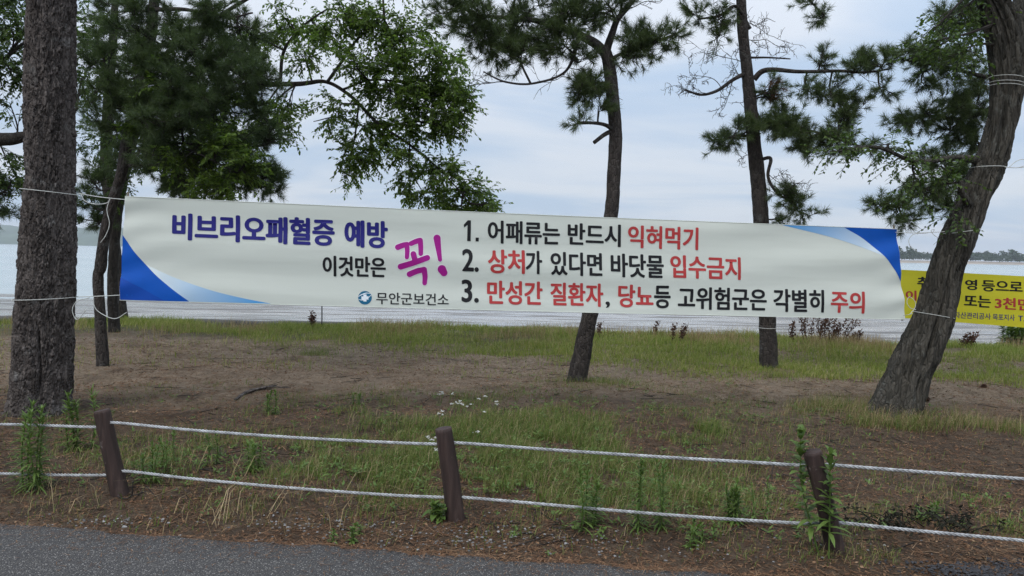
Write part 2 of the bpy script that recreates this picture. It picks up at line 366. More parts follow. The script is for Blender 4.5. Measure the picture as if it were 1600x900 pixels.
# far hills (left), far shore with its wood (right)
def hill(name, xs, y0, depth, hf, m):
    b = MB(); ds = np.linspace(0, 1, 26); X, D = np.meshgrid(xs, ds)
    Z = -2.2 + hf(X) * np.sin(PI * np.clip(D, 0, 1)) ** .8 * (.75 + .5 * fbm(X / 160, D * 5 + 3, o=4)) + 4 * (vnoise(X / 14, D * 60) - .5) * (hf(X) > 6) * np.sin(PI * D)
    ny, nx = X.shape; i = np.arange(ny - 1)[:, None] * nx; j = np.arange(nx - 1)[None]
    b.add(np.stack([X, y0 + D * depth, Z], -1).reshape(-1, 3), np.stack([i + j, i + j + 1, i + nx + j + 1, i + nx + j], -1).reshape(-1, 4))
    return tag(b.build(name, m), kind='structure')
mh = plain('far_forest', (.05, .075, .035), .95, .35, .02, bd=0.)
hill('hills', np.linspace(-3300, -350, 260), 2400, 700, lambda x: 62 * np.exp(-((x + 1750) / 620) ** 2) + 34 * np.exp(-((x + 1150) / 330) ** 2) + 30 * np.exp(-((x + 2700) / 500) ** 2), mh)
ms = plain('far_sand', (.3, .25, .2), .95, .2, .03, bd=0.)
hill('far_shore', np.linspace(180, 1500, 200), 800, 320, lambda x: 3.4 * sstep(180, 330, x) + 0 * x, ms)
fb = MB(); n = 1500
tx = rng.uniform(230, 1300, n); ty = 850 + rng.uniform(0, 130, n); hh = rng.uniform(9, 14, n) * (.45 + .85 * vnoise(tx / 45, tx * 0)) * sstep(200, 420, tx)
bz = 1.0
for k in range(n):               # each far tree: a few ragged leafy lumps
    for q in range(5):
        c = np.array([tx[k] + rng.normal(0, 2.0), ty[k], bz + hh[k] * rng.uniform(.3, .95)]); r = hh[k] * rng.uniform(.12, .24)
        d = rand_unit(14); d[:, 2] *= .8; p = c + d * r * rng.uniform(.7, 1.3, (14, 1))
        e1 = rand_unit(14) * r * .5; e2 = rand_unit(14) * r * .5
        fb.add(np.stack([p - e1, p - e2, p + e1, p + e2], 1).reshape(-1, 3), np.arange(56).reshape(14, 4))
mw = foliage('far_wood_leaves', [(.1, (.025, .045, .022)), (.5, (.04, .065, .03)), (.9, (.06, .09, .04))], .1, .8, .1, .05)
tag(fb.build('far_wood', mw, smooth=False), 'dark line of trees on the far shore across the water', 'wood', kind='stuff')

# ------------------------------------------------------------------ trees
def needles(mb, p, ax, K=64, ln=(.075, .125), wd=.005, spread=(.3, 1.35), m=0):
    n = len(p)
    if not n: return
    p = np.repeat(p, K, 0); a = np.repeat(unit(ax), K, 0)
    s = unit(np.cross(a, unit(rng.normal(size=a.shape)))); th = rng.uniform(*spread, n * K)[:, None]
    d = a * np.cos(th) + s * np.sin(th); d[:, 2] -= .08; d = unit(d)
    b = p - a * rng.uniform(0, .085, (n * K, 1)); l = rng.uniform(*ln, (n * K, 1))
    wv = unit(np.cross(d, unit(rng.normal(size=d.shape)))) * wd * .5
    mb.add(np.stack([b - wv, b + wv, b + d * l], 1).reshape(-1, 3), None, np.arange(n * K * 3).reshape(-1, 3), m)
def leaves(mb, p, d, nrm, ln, wd, m=0):     # pointed oval leaves, folded along the midrib
    d = unit(d); s = unit(np.cross(d, nrm)); u = np.cross(s, d); n = len(p); ln = ln[:, None]; wd = wd[:, None]
    q = p + d * ln * .45
    v = np.stack([p, q + s * wd * .5 + u * wd * .12, p + d * ln, q - s * wd * .5 + u * wd * .12], 1).reshape(-1, 3)
    mb.add(v, np.arange(n * 4).reshape(-1, 4), None, m)
def spray(mb, a, d, ln, M_, ll, lw, mleaf, mtwig, droop=.5):
    n = len(a); d = unit(d); e = a + d * ln[:, None]; e[:, 2] -= droop * ln * .35
    twigs(mb, a, e, .003, .0015, mtwig)
    t = np.tile((np.arange(M_) + .6) / M_, n); P = np.repeat(a, M_, 0) * (1 - t[:, None]) + np.repeat(e, M_, 0) * t[:, None]
    D = np.repeat(unit(e - a), M_, 0); S = unit(np.cross(D, [0, 0, 1.]) + rng.normal(0, .25, D.shape)); sg = np.tile(np.where(np.arange(M_) % 2, 1., -1.), n)[:, None]
    ld = D * .55 + S * sg * .8 + rng.normal(0, .28, D.shape); ld[:, 2] -= droop * .75
    nn = np.array([0, 0, 1.]) + rng.normal(0, .45, D.shape)
    k = rng.uniform(.7, 1.2, len(P)); leaves(mb, P, ld, nn, ll * k, lw * k, mleaf)
def nearest(pts, c): return pts[np.argmin(np.linalg.norm(pts - c, axis=1))]
def grow_pad(mb, c, r, hub, nsub, ntw, kind, mleaf=0, mtwig=1, par=None):
    c = np.asarray(c, float); r = np.asarray(r, float); hub = np.asarray(hub, float)
    dist = np.linalg.norm(c - hub)
    mid = (hub + c) / 2 + rng.normal(0, .08 * dist + .01, 3)
    main = tube(mb, [hub, mid, c], [.010 + .012 * min(dist, 1.5), .012, .006], 5, m=mtwig)
    A, Dr = [], []
    for _ in range(nsub):
        d = rand_unit(1)[0]; e = c + r * d * rng.uniform(.35, 1.0) ** .6
        s = main[rng.integers(len(main) // 3, len(main))]
        md = (s + e) / 2 + rng.normal(0, .06 * np.linalg.norm(e - s) + .01, 3)
        p = tube(mb, [s, md, e], [.006, .0045, .003], 3, 7, m=mtwig, cap=False)
        T = unit(np.gradient(p, axis=0)); k = rng.integers(2, len(p), ntw); k[0] = len(p) - 1
        A.append(p[k]); Dr.append(T[k])
    A = np.concatenate(A); T = np.concatenate(Dr)
    if kind == 'pine':
        d = unit(T * .6 + rng.normal(0, .55, A.shape) + np.array([0, 0, .35])); e = A + d * rng.uniform(.05, .2, (len(A), 1))
        twigs(mb, A, e, .0045, .003, mtwig); needles(mb, e + d * .02, d, m=mleaf, **(par or {}))
    else:
        d = unit(T * .7 + rng.normal(0, .6, A.shape) + np.array([0, 0, -.1]))
        kw = dict(M_=14, ll=.066, lw=.033, droop=.55); kw.update(par or {})
        spray(mb, A, d, rng.uniform(.16, .34, len(A)), mleaf=mleaf, mtwig=mtwig, **kw)
def bare(mb, start, d, ln, depth=4, r=.008, m=1):   # dead curly twigs
    n = 5; p = [np.array(start)]; d = unit(d)
    for k in range(n): d = unit(d + rng.normal(0, .22, 3)); p.append(p[-1] + d * ln / n)
    tube(mb, p, np.linspace(r, r * .55, n + 1), 4, 10, m=m, cap=False)
    if depth > 0:
        for k in range(1, n + 1):
            if rng.random() < .85: bare(mb, p[k], d + rng.normal(0, .75, 3), ln * rng.uniform(.35, .65), depth - 1, max(r * .6, .0032), m)
def px_path(rows):               # rows (px, py, width_px, Y) -> points, radii
    return np.array([at(a, b, Y) for a, b, w_, Y in rows]), np.array([w_ / 2 * Y / F / math.hypot(1, (a - 800) / F) for a, b, w_, Y in rows])
def disp_thin(th, s, R): return .10 * R * (fbm(3 * np.cos(th) + 7, 3 * np.sin(th), s * 9, 4) - .5) * 2 + .12 * R * (vnoise(np.cos(th) * .8 + 5, np.sin(th) * .8, s * 2.2) - .5)

def tree(name, label, rows, mats, bmat, limbs=(), pads=(), kind='pine', dead=(), flare=1.25, group=None, extra=(), par=None, disp=disp_thin, seg=18, dens=1.5, res=14):
    P, R = px_path(rows); b = P[0].copy(); g = gz(b[0], b[1]); b[2] = g
    P = np.vstack([[P[0] + (P[0] - P[1]) * .25 * 0 + np.array([0, 0, min(0, g - P[0][2]) - .25])], P]); R = np.concatenate([[R[0] * flare], R])
    root = thing(name, b, label, 'tree', group)
    tb = MB(); tp = tube(tb, P, R, seg, max(40, int(np.linalg.norm(np.diff(P, axis=0), axis=1).sum() * res * 2)), disp=disp)
    tb.build('trunk', bmat, root); allp = [tp]
    for lr in limbs:
        lp, lr_ = px_path(lr); lb = MB(); q = tube(lb, lp, lr_, 9, len(lp) * 10, disp=disp_thin); lb.build('limb', bmat, root); allp.append(q)
    allp = np.concatenate(allp); cb = MB(); mlist = list(mats)
    for pd in pads:              # px, py, Y, rx_px, ry_px, rdepth_m, nsub, ntw [,kind, slot]
        px, py, Yd, rx, ry, rd, ns, nw = pd[:8]; kd, sl = (pd[8], pd[9]) if len(pd) > 8 else (kind, 0)
        c = at(px, py, Yd); grow_pad(cb, c, (rx * Yd / F, rd, ry * Yd / F), nearest(allp, c), max(2, int(ns * dens)), nw, kd, sl, len(mlist) - 1, par if kd == kind else None)
    for px, py, Yd, dv, ln, dp, r in dead: bare(cb, nearest(allp, at(px, py, Yd)), dv, ln, dp, r, len(mlist) - 1)
    if cb.n: cb.build('crown', mlist, root, smooth=False)
    return root, tp

# --- big pine at the left: plated bark displaced for real
def disp_plates(th, s, R):
    per = 50; u_ = th / (2 * PI) * per; v_ = s / .115
    wu = u_ + 1.2 * (vnoise(np.cos(th) * 5, np.sin(th) * 5, s * 4) - .5) + .9 * (vnoise(np.cos(th) * 26, np.sin(th) * 26, s * 26) - .5)
    wv = v_ + 1.2 * (vnoise(np.cos(th) * 4 + 9, np.sin(th) * 4, s * 6) - .5) + .8 * (vnoise(np.cos(th) * 28, np.sin(th) * 28 + 5, s * 30) - .5)
    f1, f2 = worley2(wu, wv, per); g1_, g2_ = worley2(wu * .5 + 3.3, wv * .42, per / 2)
    g = np.minimum(f2 - f1, .6 * (g2_ - g1_) + .05)
    cr_ = np.exp(-((np.mod(th + 1.14 + .10 * np.sin(s * 6) + PI, 2 * PI) - PI) / .055) ** 2) * sstep(.45, .7, s) * sstep(1.35, 1.1, s)
    tone = _h(np.floor(wu), np.floor(wv), wu * 0)
    lobes = .05 * (vnoise(np.cos(th) * 1.3, np.sin(th) * 1.3, s * .5 + 1) - .5) * np.exp(-s / 1.6) * 2
    return -.045 * cr_ + .024 * sstep(.0, .32, g) + .009 * tone - .018 + .013 * (fbm(np.cos(th) * 26, np.sin(th) * 26, s * 34, 4) - .5) + .03 * (vnoise(np.cos(th) * 2 + 3, np.sin(th) * 2, s * 1.5) - .5) + lobes
YL = 6.75
rows = [(57, 666, 128, YL), (60, 640, 110, YL), (64, 600, 103, YL), (69, 500, 96, YL), (75, 400, 89, YL), (77, 300, 80, YL), (77, 200, 78, YL), (78, 130, 79, YL), (80, 0, 78, YL),
        (85, -200, 74, YL), (95, -420, 72, YL), (110, -640, 55, YL), (118, -860, 34, YL + .1)]
ROWS_L = rows
LIMB_UP = [[(95, -430, 40, YL), (250, -520, 26, YL - .4), (420, -560, 14, YL - .8)], [(90, -330, 40, YL), (-120, -420, 26, YL + .5), (-300, -440, 14, YL + .8)],
           [(105, -600, 34, YL), (300, -700, 22, YL + .6), (480, -720, 12, YL + 1.)], [(105, -560, 34, YL), (60, -640, 24, YL - 1.2), (20, -700, 12, YL - 2.2)]]
up_pads = [(430, -600, YL - .8, 160, 60, .9, 16, 8), (260, -560, YL - .5, 120, 60, .9, 12, 8), (-300, -470, YL + .8, 150, 70, 1., 14, 8), (480, -760, YL + 1., 150, 70, 1., 14, 8), (0, -760, YL - 2, 150, 70, .9, 14, 8), (120, -900, YL, 160, 80, 1., 14, 8)]
left_pine, _ = tree('pine_tree', 'thick straight pine trunk with scaly bark at left, banner cords tied round it', rows, [M['needle_dark'], M['twig']], M['bark_pine'], LIMB_UP, up_pads, flare=1.12, disp=disp_plates, seg=340, res=72)

# --- leaning furrowed tree at the right
def disp_furrow(th, s, R):
    tw = th + s * .35
    a = fbm(np.cos(tw) * 3.4 + 2, np.sin(tw) * 3.4, s * 1.5 + 3, 3); r1 = 1 - np.abs(2 * a - 1) * 2.4
    a2 = vnoise(np.cos(tw) * 9, np.sin(tw) * 9, s * 4.5)
    knots = 0
    for t0, s0, h0, w0 in ((-1.0, 1.35, .05, .16), (-2.1, 1.0, .035, .12), (-1.6, 2.1, .03, .15), (-.6, .55, .03, .2), (-2.4, .3, .05, .25), (-1.3, .25, .05, .25)):
        dt = (np.mod(th - t0 + PI, 2 * PI) - PI) * .35
        d2 = np.hypot(dt, s - s0) / w0; knots = knots + h0 * np.exp(-d2 ** 2) - .6 * h0 * np.exp(-(d2 / .45) ** 2)
    gr = sum(np.exp(-((np.mod(th - t0 + .5 * s + .25 * np.sin(s * 2.3 + t0) + PI, 2 * PI) - PI) / .11) ** 2) for t0 in (-1.9, -.9, -.1, .8, 1.6, 2.4))
    return -.035 * gr + .06 * (np.clip(r1, -1, 1) - .4) * .55 + .022 * (a2 - .5) + .02 * (fbm(np.cos(th) * 15, np.sin(th) * 15, s * 12, 4) - .5) + knots
YR = 7.5
rowsR = [(1395, 662, 94, YR), (1403, 628, 78, YR), (1418, 590, 70, YR), (1436, 550, 65, YR), (1452, 510, 60, YR), (1466, 470, 56, YR), (1478, 420, 49, YR), (1498, 370, 52, YR), (1524, 310, 50, YR), (1544, 262, 47, YR),
         (1562, 210, 46, YR), (1572, 150, 48, YR), (1574, 90, 54, YR), (1566, 40, 52, YR), (1545, -10, 42, YR), (1510, -80, 42, YR - .1), (1470, -190, 36, YR - .2), (1430, -340, 26, YR - .3), (1410, -500, 12, YR - .4)]
limbsR = [[(1580, 110, 46, YR + .02), (1596, 50, 46, YR + .1), (1608, -20, 44, YR + .2), (1640, -140, 36, YR + .4), (1700, -300, 26, YR + .6), (1730, -480, 12, YR + .8)],
          [(1530, 250, 18, YR), (1490, 247, 11, YR - .1), (1430, 252, 8, YR - .2), (1370, 230, 6, YR - .3), (1310, 236, 4, YR - .35)],
          [(1512, 318, 16, YR - .1), (1502, 300, 12, YR - .18), (1501, 282, 8, YR - .22)]]
locust = dict(M_=11, ll=.05, lw=.028, droop=.45)
padsR = [(1310, 236, YR - .35, 24, 14, .2, 4, 3), (1345, 228, YR - .3, 24, 14, .2, 4, 3), (1385, 226, YR - .25, 24, 13, .25, 4, 3), (1425, 238, YR - .2, 26, 18, .25, 4, 4), (1430, 280, YR - .2, 28, 22, .25, 5, 4), (1470, 285, YR - .1, 26, 24, .25, 4, 4),
         (1495, 330, YR - .2, 18, 18, .2, 3, 3), (1470, 62, YR - .3, 30, 20, .3, 5, 4), (1500, 78, YR - .2, 28, 20, .3, 5, 4), (1450, 58, YR - .3, 18, 10, .2, 3, 3), (1500, 20, YR, 30, 22, .3, 6, 4), (1530, 45, YR + .2, 25, 25, .3, 5, 4),
         (1420, -420, YR - .3, 190, 80, 1.1, 18, 8), (1480, -250, YR - .6, 150, 60, 1., 12, 8), (1740, -400, YR + .6, 170, 90, 1.1, 16, 8), (1300, -330, YR - 1., 150, 70, 1., 12, 8), (1560, -560, YR, 200, 80, 1.2, 16, 8)]
right_tree, _ = tree('locust_tree', 'leaning broad tree with furrowed grey bark at right, holding the banner cords', rowsR, [M['leaf_dark'], M['twig']], M['bark_locust'], limbsR, padsR, kind='leaf', flare=1.2, disp=disp_furrow, seg=150, res=26, par=locust)

# --- slim centre pine
YC = 8.9
rowsC = [(898, 608, 33, YC), (903, 585, 30, YC), (911, 545, 28, YC), (922, 490, 25, YC), (940, 410, 24, YC), (955, 335, 22, YC), (959, 270, 21, YC), (962, 205, 20, YC), (957, 150, 20, YC), (951, 100, 19, YC), (945, 78, 18, YC)]
limbsC = [[(947, 84, 17, YC), (930, 68, 15, YC), (905, 55, 12, YC), (870, 40, 10, YC - .1), (820, 30, 7, YC - .2), (750, 25, 5, YC - .3)],
          [(947, 80, 14, YC), (957, 50, 11, YC + .05), (965, 30, 9, YC + .1), (985, 5, 8, YC + .15), (1010, -40, 7, YC + .2), (1015, -140, 6, YC + .2), (1000, -260, 4, YC + .2)],
          [(960, 204, 9, YC), (945, 195, 6, YC - .1), (925, 192, 5, YC - .15), (902, 192, 5, YC - .2)], [(958, 204, 8, YC), (945, 210, 7, YC - .06), (928, 223, 6, YC - .1)],
          [(950, 95, 7, YC), (975, 82, 5, YC), (1010, 70, 4, YC + .05), (1050, 55, 2.5, YC + .1)], [(905, 56, 8, YC), (885, 110, 4, YC - .2), (835, 130, 3.5, YC - .3), (790, 128, 3, YC - .4), (755, 112, 2, YC - .4)],
          [(950, 130, 6, YC), (930, 130, 4, YC - .1), (905, 140, 3, YC - .15)]]
padsC = [(735, 30, YC - .3, 50, 38, .5, 9, 8), (770, 70, YC - .3, 55, 38, .5, 10, 8), (815, 85, YC - .2, 50, 30, .5, 9, 8), (820, 30, YC - .2, 60, 35, .6, 10, 8), (880, 70, YC - .2, 45, 26, .4, 8, 8), (890, 20, YC, 60, 35, .6, 10, 8), (930, 25, YC + .3, 34, 24, .4, 5, 7), (700, 15, YC - .3, 40, 30, .4, 6, 8), (950, 5, YC - .2, 40, 20, .4, 5, 7),
         (1000, 80, YC, 30, 16, .3, 5, 8), (1030, 66, YC + .1, 26, 16, .3, 5, 8), (975, 92, YC, 18, 12, .2, 3, 7), (1055, 54, YC + .1, 12, 8, .15, 2, 6), (990, 55, YC + .1, 20, 14, .2, 3, 6),
         (905, 98, YC - .1, 18, 10, .2, 3, 6), (925, 138, YC - .1, 24, 20, .25, 5, 8), (908, 148, YC - .15, 22, 18, .25, 4, 8), (935, 165, YC - .1, 14, 12, .2, 2, 6), (905, 192, YC - .2, 8, 5, .1, 2, 4),
         (800, -90, YC - .3, 160, 50, .9, 14, 8), (960, -150, YC, 130, 60, .9, 12, 8), (1050, -60, YC + .3, 70, 30, .7, 6, 7), (1000, -290, YC, 120, 60, .9, 12, 8), (860, -220, YC - .5, 140, 60, .9, 12, 8)]
deadC = [(790, 128, YC - .4, (-.8, 0, .35), .45, 2, .006), (835, 130, YC - .3, (.5, -.2, .1), .5, 2, .006), (885, 100, YC - .2, (.6, -.1, -.4), .4, 2, .005), (985, 5, YC, (1, 0, .1), .4, 2, .006), (957, 150, YC, (1, 0, -.1), .15, 0, .004)]
centre_pine, _ = tree('pine_tree', 'slim tilted pine standing behind the middle of the long banner, forked near the frame top', rowsC, [M['needle'], M['twig']], M['bark_thin'], limbsC, padsC, dead=deadC, flare=1.3)

# --- right pine behind the banner
YP = 10.5
rowsP = [(1201, 581, 32, YP), (1201, 560, 29, YP), (1199, 500, 27, YP), (1194, 420, 26, YP), (1189, 340, 25, YP), (1183, 270, 23, YP), (1175, 190, 21, YP), (1168, 120, 19, YP), (1161, 50, 17, YP), (1158, 0, 16, YP), (1152, -90, 13, YP), (1156, -220, 9, YP), (1150, -330, 5, YP)]
limbsP = [[(1178, 124, 10, YP), (1190, 112, 9, YP - .05), (1210, 109, 7.5, YP - .15), (1250, 112, 6, YP - .3), (1310, 111, 5.5, YP - .4), (1350, 113, 4, YP - .5), (1390, 108, 3, YP - .5)],
          [(1170, 112, 8, YP), (1145, 125, 6, YP - .1), (1120, 142, 5, YP - .15), (1095, 148, 4, YP - .2), (1070, 140, 2.5, YP - .2)],
          [(1172, 45, 6, YP), (1150, 10, 5, YP - .1), (1125, 24, 4, YP - .1), (1090, 30, 3, YP - .1)], [(1186, 250, 6, YP), (1204, 248, 6, YP - .1), (1200, 275, 5, YP - .12), (1213, 300, 4, YP - .15), (1240, 318, 3, YP - .2)],
          [(1172, 90, 4, YP), (1200, 90, 3, YP), (1235, 92, 2, YP)], [(1155, -50, 7, YP), (1205, -42, 6, YP + .3), (1250, -12, 4, YP + .5), (1288, 24, 3, YP + .5)], [(1182, 200, 6, YP), (1215, 195, 5, YP - .2), (1270, 205, 4, YP - .3), (1330, 225, 3, YP - .4)], [(1180, 215, 6, YP), (1155, 212, 4, YP - .1), (1125, 220, 3, YP - .1)]]
padsP = [(1204, 146, YP - .15, 9, 12, .12, 2, 5, 'pine', 1), (1092, 24, YP - .1, 20, 10, .2, 3, 7), (1122, 32, YP - .1, 18, 12, .2, 4, 7), (1120, 60, YP - .1, 9, 10, .15, 2, 5), (1268, 8, YP + .5, 18, 14, .2, 3, 6), (1288, 26, YP + .5, 18, 12, .2, 3, 7), (1145, -10, YP, 30, 15, .3, 3, 6),
         (1280, 98, YP - .4, 14, 9, .15, 3, 6), (1260, 140, YP - .35, 26, 14, .25, 4, 6), (1300, 150, YP - .4, 30, 26, .25, 6, 7), (1325, 175, YP - .4, 26, 22, .25, 5, 7), (1375, 100, YP - .5, 34, 15, .3, 6, 8), (1345, 108, YP - .5, 24, 14, .3, 4, 7), (1375, 140, YP - .5, 20, 16, .25, 3, 6), (1200, 140, YP - .1, 10, 12, .15, 2, 6), (1205, 152, YP - .1, 12, 10, .15, 2, 6),
         (1120, 222, YP - .1, 16, 10, .2, 3, 7), (1145, 212, YP - .1, 20, 14, .25, 5, 8), (1170, 205, YP - .3, 16, 14, .2, 3, 7), (1215, 190, YP - .2, 26, 18, .3, 6, 9), (1240, 205, YP - .3, 30, 22, .3, 7, 9), (1275, 215, YP - .3, 30, 20, .3, 6, 9), (1255, 240, YP - .3, 18, 12, .2, 3, 8), (1310, 220, YP - .4, 26, 20, .3, 5, 8), (1350, 240, YP - .4, 20, 12, .2, 3, 7), (1310, 190, YP - .4, 20, 16, .25, 4, 7),
         (1225, 305, YP - .2, 14, 12, .2, 3, 8), (1245, 320, YP - .2, 18, 14, .2, 4, 8), (1258, 335, YP - .2, 12, 10, .15, 2, 7), (1222, 345, YP - .1, 10, 6, .1, 2, 5),
         (1150, -200, YP, 140, 60, .9, 14, 8), (1180, -340, YP, 120, 60, .9, 12, 8), (1060, -110, YP - .4, 60, 40, .7, 6, 7)]
deadP = [(1120, 142, YP, (-.6, 0, .5), .5, 3, .006), (1095, 148, YP, (-.8, 0, .3), .45, 3, .005), (1095, 148, YP, (-.6, -.1, -.3), .35, 2, .005), (1140, 128, YP, (-.3, -.2, -.7), .4, 3, .006), (1150, 125, YP, (-.6, 0, .7), .45, 3, .005), (1166, 60, YP, (.8, 0, -.25), .5, 3, .006), (1164, 30, YP, (.8, .1, -.5), .55, 3, .006),
         (1150, 12, YP, (-.9, 0, -.2), .5, 3, .006), (1205, 275, YP, (.8, 0, -.5), .45, 3, .005), (1186, 240, YP, (-.7, 0, -.4), .35, 2, .005), (1213, 300, YP, (.9, 0, -.1), .45, 2, .004), (1183, 158, YP, (-.9, 0, .05), .35, 1, .005), (1330, 140, YP - .4, (.9, 0, -.6), .35, 1, .004), (1165, 100, YP, (-.9, 0, .3), .7, 3, .006)]
tree('pine_tree', 'upright pine with long level branch and bare twigs, white string round its foot', rowsP, [M['needle'], M['litter'], M['twig']], M['bark_thin'], limbsP, padsP, dead=deadP, flare=1.15)

# --- pine whose trunk stands beyond the right frame edge
Y8 = 9.6
rows8 = [(1720, 640, 34, Y8), (1715, 520, 30, Y8), (1705, 400, 28, Y8), (1700, 250, 26, Y8), (1690, 100, 24, Y8), (1680, -60, 20, Y8), (1670, -220, 14, Y8), (1660, -330, 6, Y8)]
limbs8 = [[(1692, 120, 14, Y8), (1640, 112, 12, Y8), (1580, 122, 11, Y8 - .1), (1540, 120, 8, Y8 - .1), (1480, 105, 6, Y8 - .2), (1420, 95, 4, Y8 - .3)],
          [(1580, 122, 9, Y8 - .1), (1545, 170, 8, Y8), (1500, 185, 6, Y8), (1450, 180, 4, Y8)], [(1560, 150, 9, Y8), (1540, 215, 8, Y8 + .1), (1500, 255, 6, Y8 + .1), (1440, 300, 4, Y8), (1395, 322, 3, Y8)],
          [(1688, 80, 12, Y8), (1600, 40, 9, Y8), (1530, 40, 7, Y8), (1480, 35, 4, Y8)]]
pads8 = [(1420, 92, Y8 - .3, 26, 16, .3, 5, 8), (1455, 100, Y8 - .2, 26, 20, .3, 6, 8), (1490, 105, Y8 - .2, 28, 20, .3, 6, 8), (1525, 125, Y8, 24, 22, .3, 5, 8), (1440, 130, Y8 - .2, 26, 14, .3, 3, 7), (1505, 40, Y8, 28, 26, .35, 6, 8), (1485, 28, Y8, 20, 14, .3, 4, 7), (1530, 20, Y8, 30, 20, .3, 5, 8),
         (1435, 182, Y8, 30, 18, .3, 6, 8), (1405, 190, Y8, 16, 9, .2, 2, 7), (1470, 170, Y8, 34, 20, .35, 7, 8), (1505, 175, Y8 + .1, 30, 24, .35, 7, 8), (1490, 210, Y8 + .1, 34, 16, .3, 6, 8), (1520, 220, Y8 + .1, 20, 20, .3, 4, 8),
         (1470, 260, Y8 + .1, 34, 18, .3, 5, 8), (1500, 275, Y8 + .1, 26, 20, .3, 5, 8), (1440, 295, Y8, 30, 14, .3, 5, 8), (1400, 320, Y8, 26, 10, .25, 4, 8), (1370, 325, Y8, 18, 8, .2, 2, 7), (1470, 310, Y8, 30, 14, .3, 5, 8), (1415, 345, Y8, 16, 8, .2, 2, 7), (1495, 320, Y8 + .1, 20, 18, .3, 3, 7),
         (1680, -240, Y8, 160, 80, 1., 14, 8), (1600, -120, Y8 + .3, 90, 40, .8, 8, 8), (1780, -80, Y8, 120, 60, .9, 10, 8)]
tree('pine_tree', 'dense pine branches reaching in from the right edge behind the leaning trunk', rows8, [M['needle'], M['twig']], M['bark_thin'], limbs8, pads8)

# --- slim crooked pine just right of the big left trunk
Y2 = 9.5
rows2 = [(160, 581, 24, Y2), (160, 560, 21, Y2), (157, 500, 19, Y2), (153, 435, 18, Y2), (157, 418, 20, Y2), (160, 390, 19, Y2), (166, 355, 18, Y2), (178, 310, 18, Y2), (190, 270, 18, Y2), (200, 215, 19, Y2), (215, 160, 18, Y2), (228, 110, 17, Y2), (236, 50, 18, Y2), (241, 0, 16, Y2), (250, -110, 13, Y2), (262, -250, 8, Y2), (262, -340, 4, Y2)]
limbs2 = [[(232, 75, 9, Y2), (270, 70, 9, Y2 - .2), (310, 85, 8, Y2 - .4), (350, 105, 5, Y2 - .6), (400, 125, 3, Y2 - .7)], [(240, 15, 8, Y2), (290, 15, 6, Y2 - .3), (350, 28, 4, Y2 - .4), (395, 20, 3, Y2 - .4)],
          [(210, 180, 6, Y2), (240, 210, 4, Y2 - .4), (300, 195, 3, Y2 - .6), (330, 180, 2, Y2 - .6)], [(200, 258, 6, Y2), (260, 258, 5, Y2 - .2), (330, 262, 4, Y2 - .3), (400, 280, 3, Y2 - .3)], [(222, 130, 7, Y2), (180, 130, 5, Y2 - .5), (140, 150, 3, Y2 - .7)],
          [(205, 220, 6, Y2), (300, 225, 5, Y2 - .2), (390, 230, 4, Y2 - .2), (430, 220, 3, Y2 - .2)]]
pads2 = [(250, 140, Y2 - .9, 60, 30, .4, 7, 9), (320, 150, Y2 - .9, 60, 30, .4, 7, 9), (260, 190, Y2 - .9, 55, 24, .4, 6, 9), (370, 120, Y2 - .8, 40, 26, .4, 6, 9), (230, 100, Y2 - .6, 40, 36, .4, 6, 9), (205, 40, Y2 - .5, 40, 40, .4, 6, 9), (170, 105, Y2 - .6, 36, 36, .4, 6, 9), (290, 75, Y2 - .8, 50, 30, .4, 6, 9), (340, 215, Y2 - .7, 55, 20, .4, 6, 9), (270, 240, Y2 - .6, 55, 20, .4, 6, 9), (205, 255, Y2 + .5, 35, 30, .4, 5, 8), (270, 30, Y2 - .3, 55, 28, .6, 9, 9), (330, 20, Y2 - .4, 55, 28, .5, 9, 9), (375, 45, Y2 - .4, 30, 30, .4, 7, 9), (320, 70, Y2 - .4, 50, 26, .5, 9, 9), (365, 95, Y2 - .5, 40, 24, .5, 8, 9), (400, 130, Y2 - .6, 40, 20, .4, 7, 8), (270, 110, Y2 - .4, 50, 24, .5, 8, 9), (330, 130, Y2 - .5, 50, 26, .5, 9, 9), (190, 60, Y2 + .3, 40, 40, .5, 7, 8), (180, 20, Y2 + .3, 40, 26, .5, 6, 8),
         (170, 150, Y2 - .6, 38, 26, .4, 8, 9), (220, 165, Y2 - .6, 45, 24, .4, 9, 9), (280, 170, Y2 - .6, 50, 24, .4, 9, 9), (335, 178, Y2 - .6, 40, 18, .4, 7, 8), (180, 195, Y2 - .2, 45, 20, .4, 7, 8), (250, 205, Y2 - .3, 50, 18, .4, 7, 8),
         (400, 170, Y2 - .2, 36, 18, .4, 6, 8), (420, 215, Y2 - .2, 26, 14, .3, 5, 8), (380, 235, Y2 - .2, 40, 16, .4, 7, 8), (330, 255, Y2 - .2, 50, 18, .4, 8, 8), (400, 280, Y2 - .3, 36, 16, .3, 7, 8), (425, 270, Y2 - .3, 18, 10, .2, 3, 7), (350, 290, Y2 - .2, 50, 14, .4, 8, 8), (270, 270, Y2, 45, 18, .4, 7, 8), (290, 298, Y2, 50, 9, .3, 6, 7), (420, 300, Y2 - .3, 18, 8, .2, 3, 6),
         (140, 320, Y2 + .2, 26, 22, .4, 6, 8), (150, 350, Y2 + .2, 20, 10, .3, 4, 7), (140, 270, Y2 + .3, 26, 26, .4, 5, 8),
         (260, -90, Y2, 130, 60, .9, 14, 8), (330, -200, Y2, 140, 60, .9, 12, 8), (180, -230, Y2, 130, 60, .9, 12, 8), (260, -370, Y2, 110, 60, .8, 10, 8)]
tree('pine_tree', 'slim crooked pine just right of the thick trunk, dark needle boughs over the banner corner', rows2, [M['needle_dark'], M['twig']], M['bark_thin'], limbs2, pads2, flare=1.2, dens=1.35)

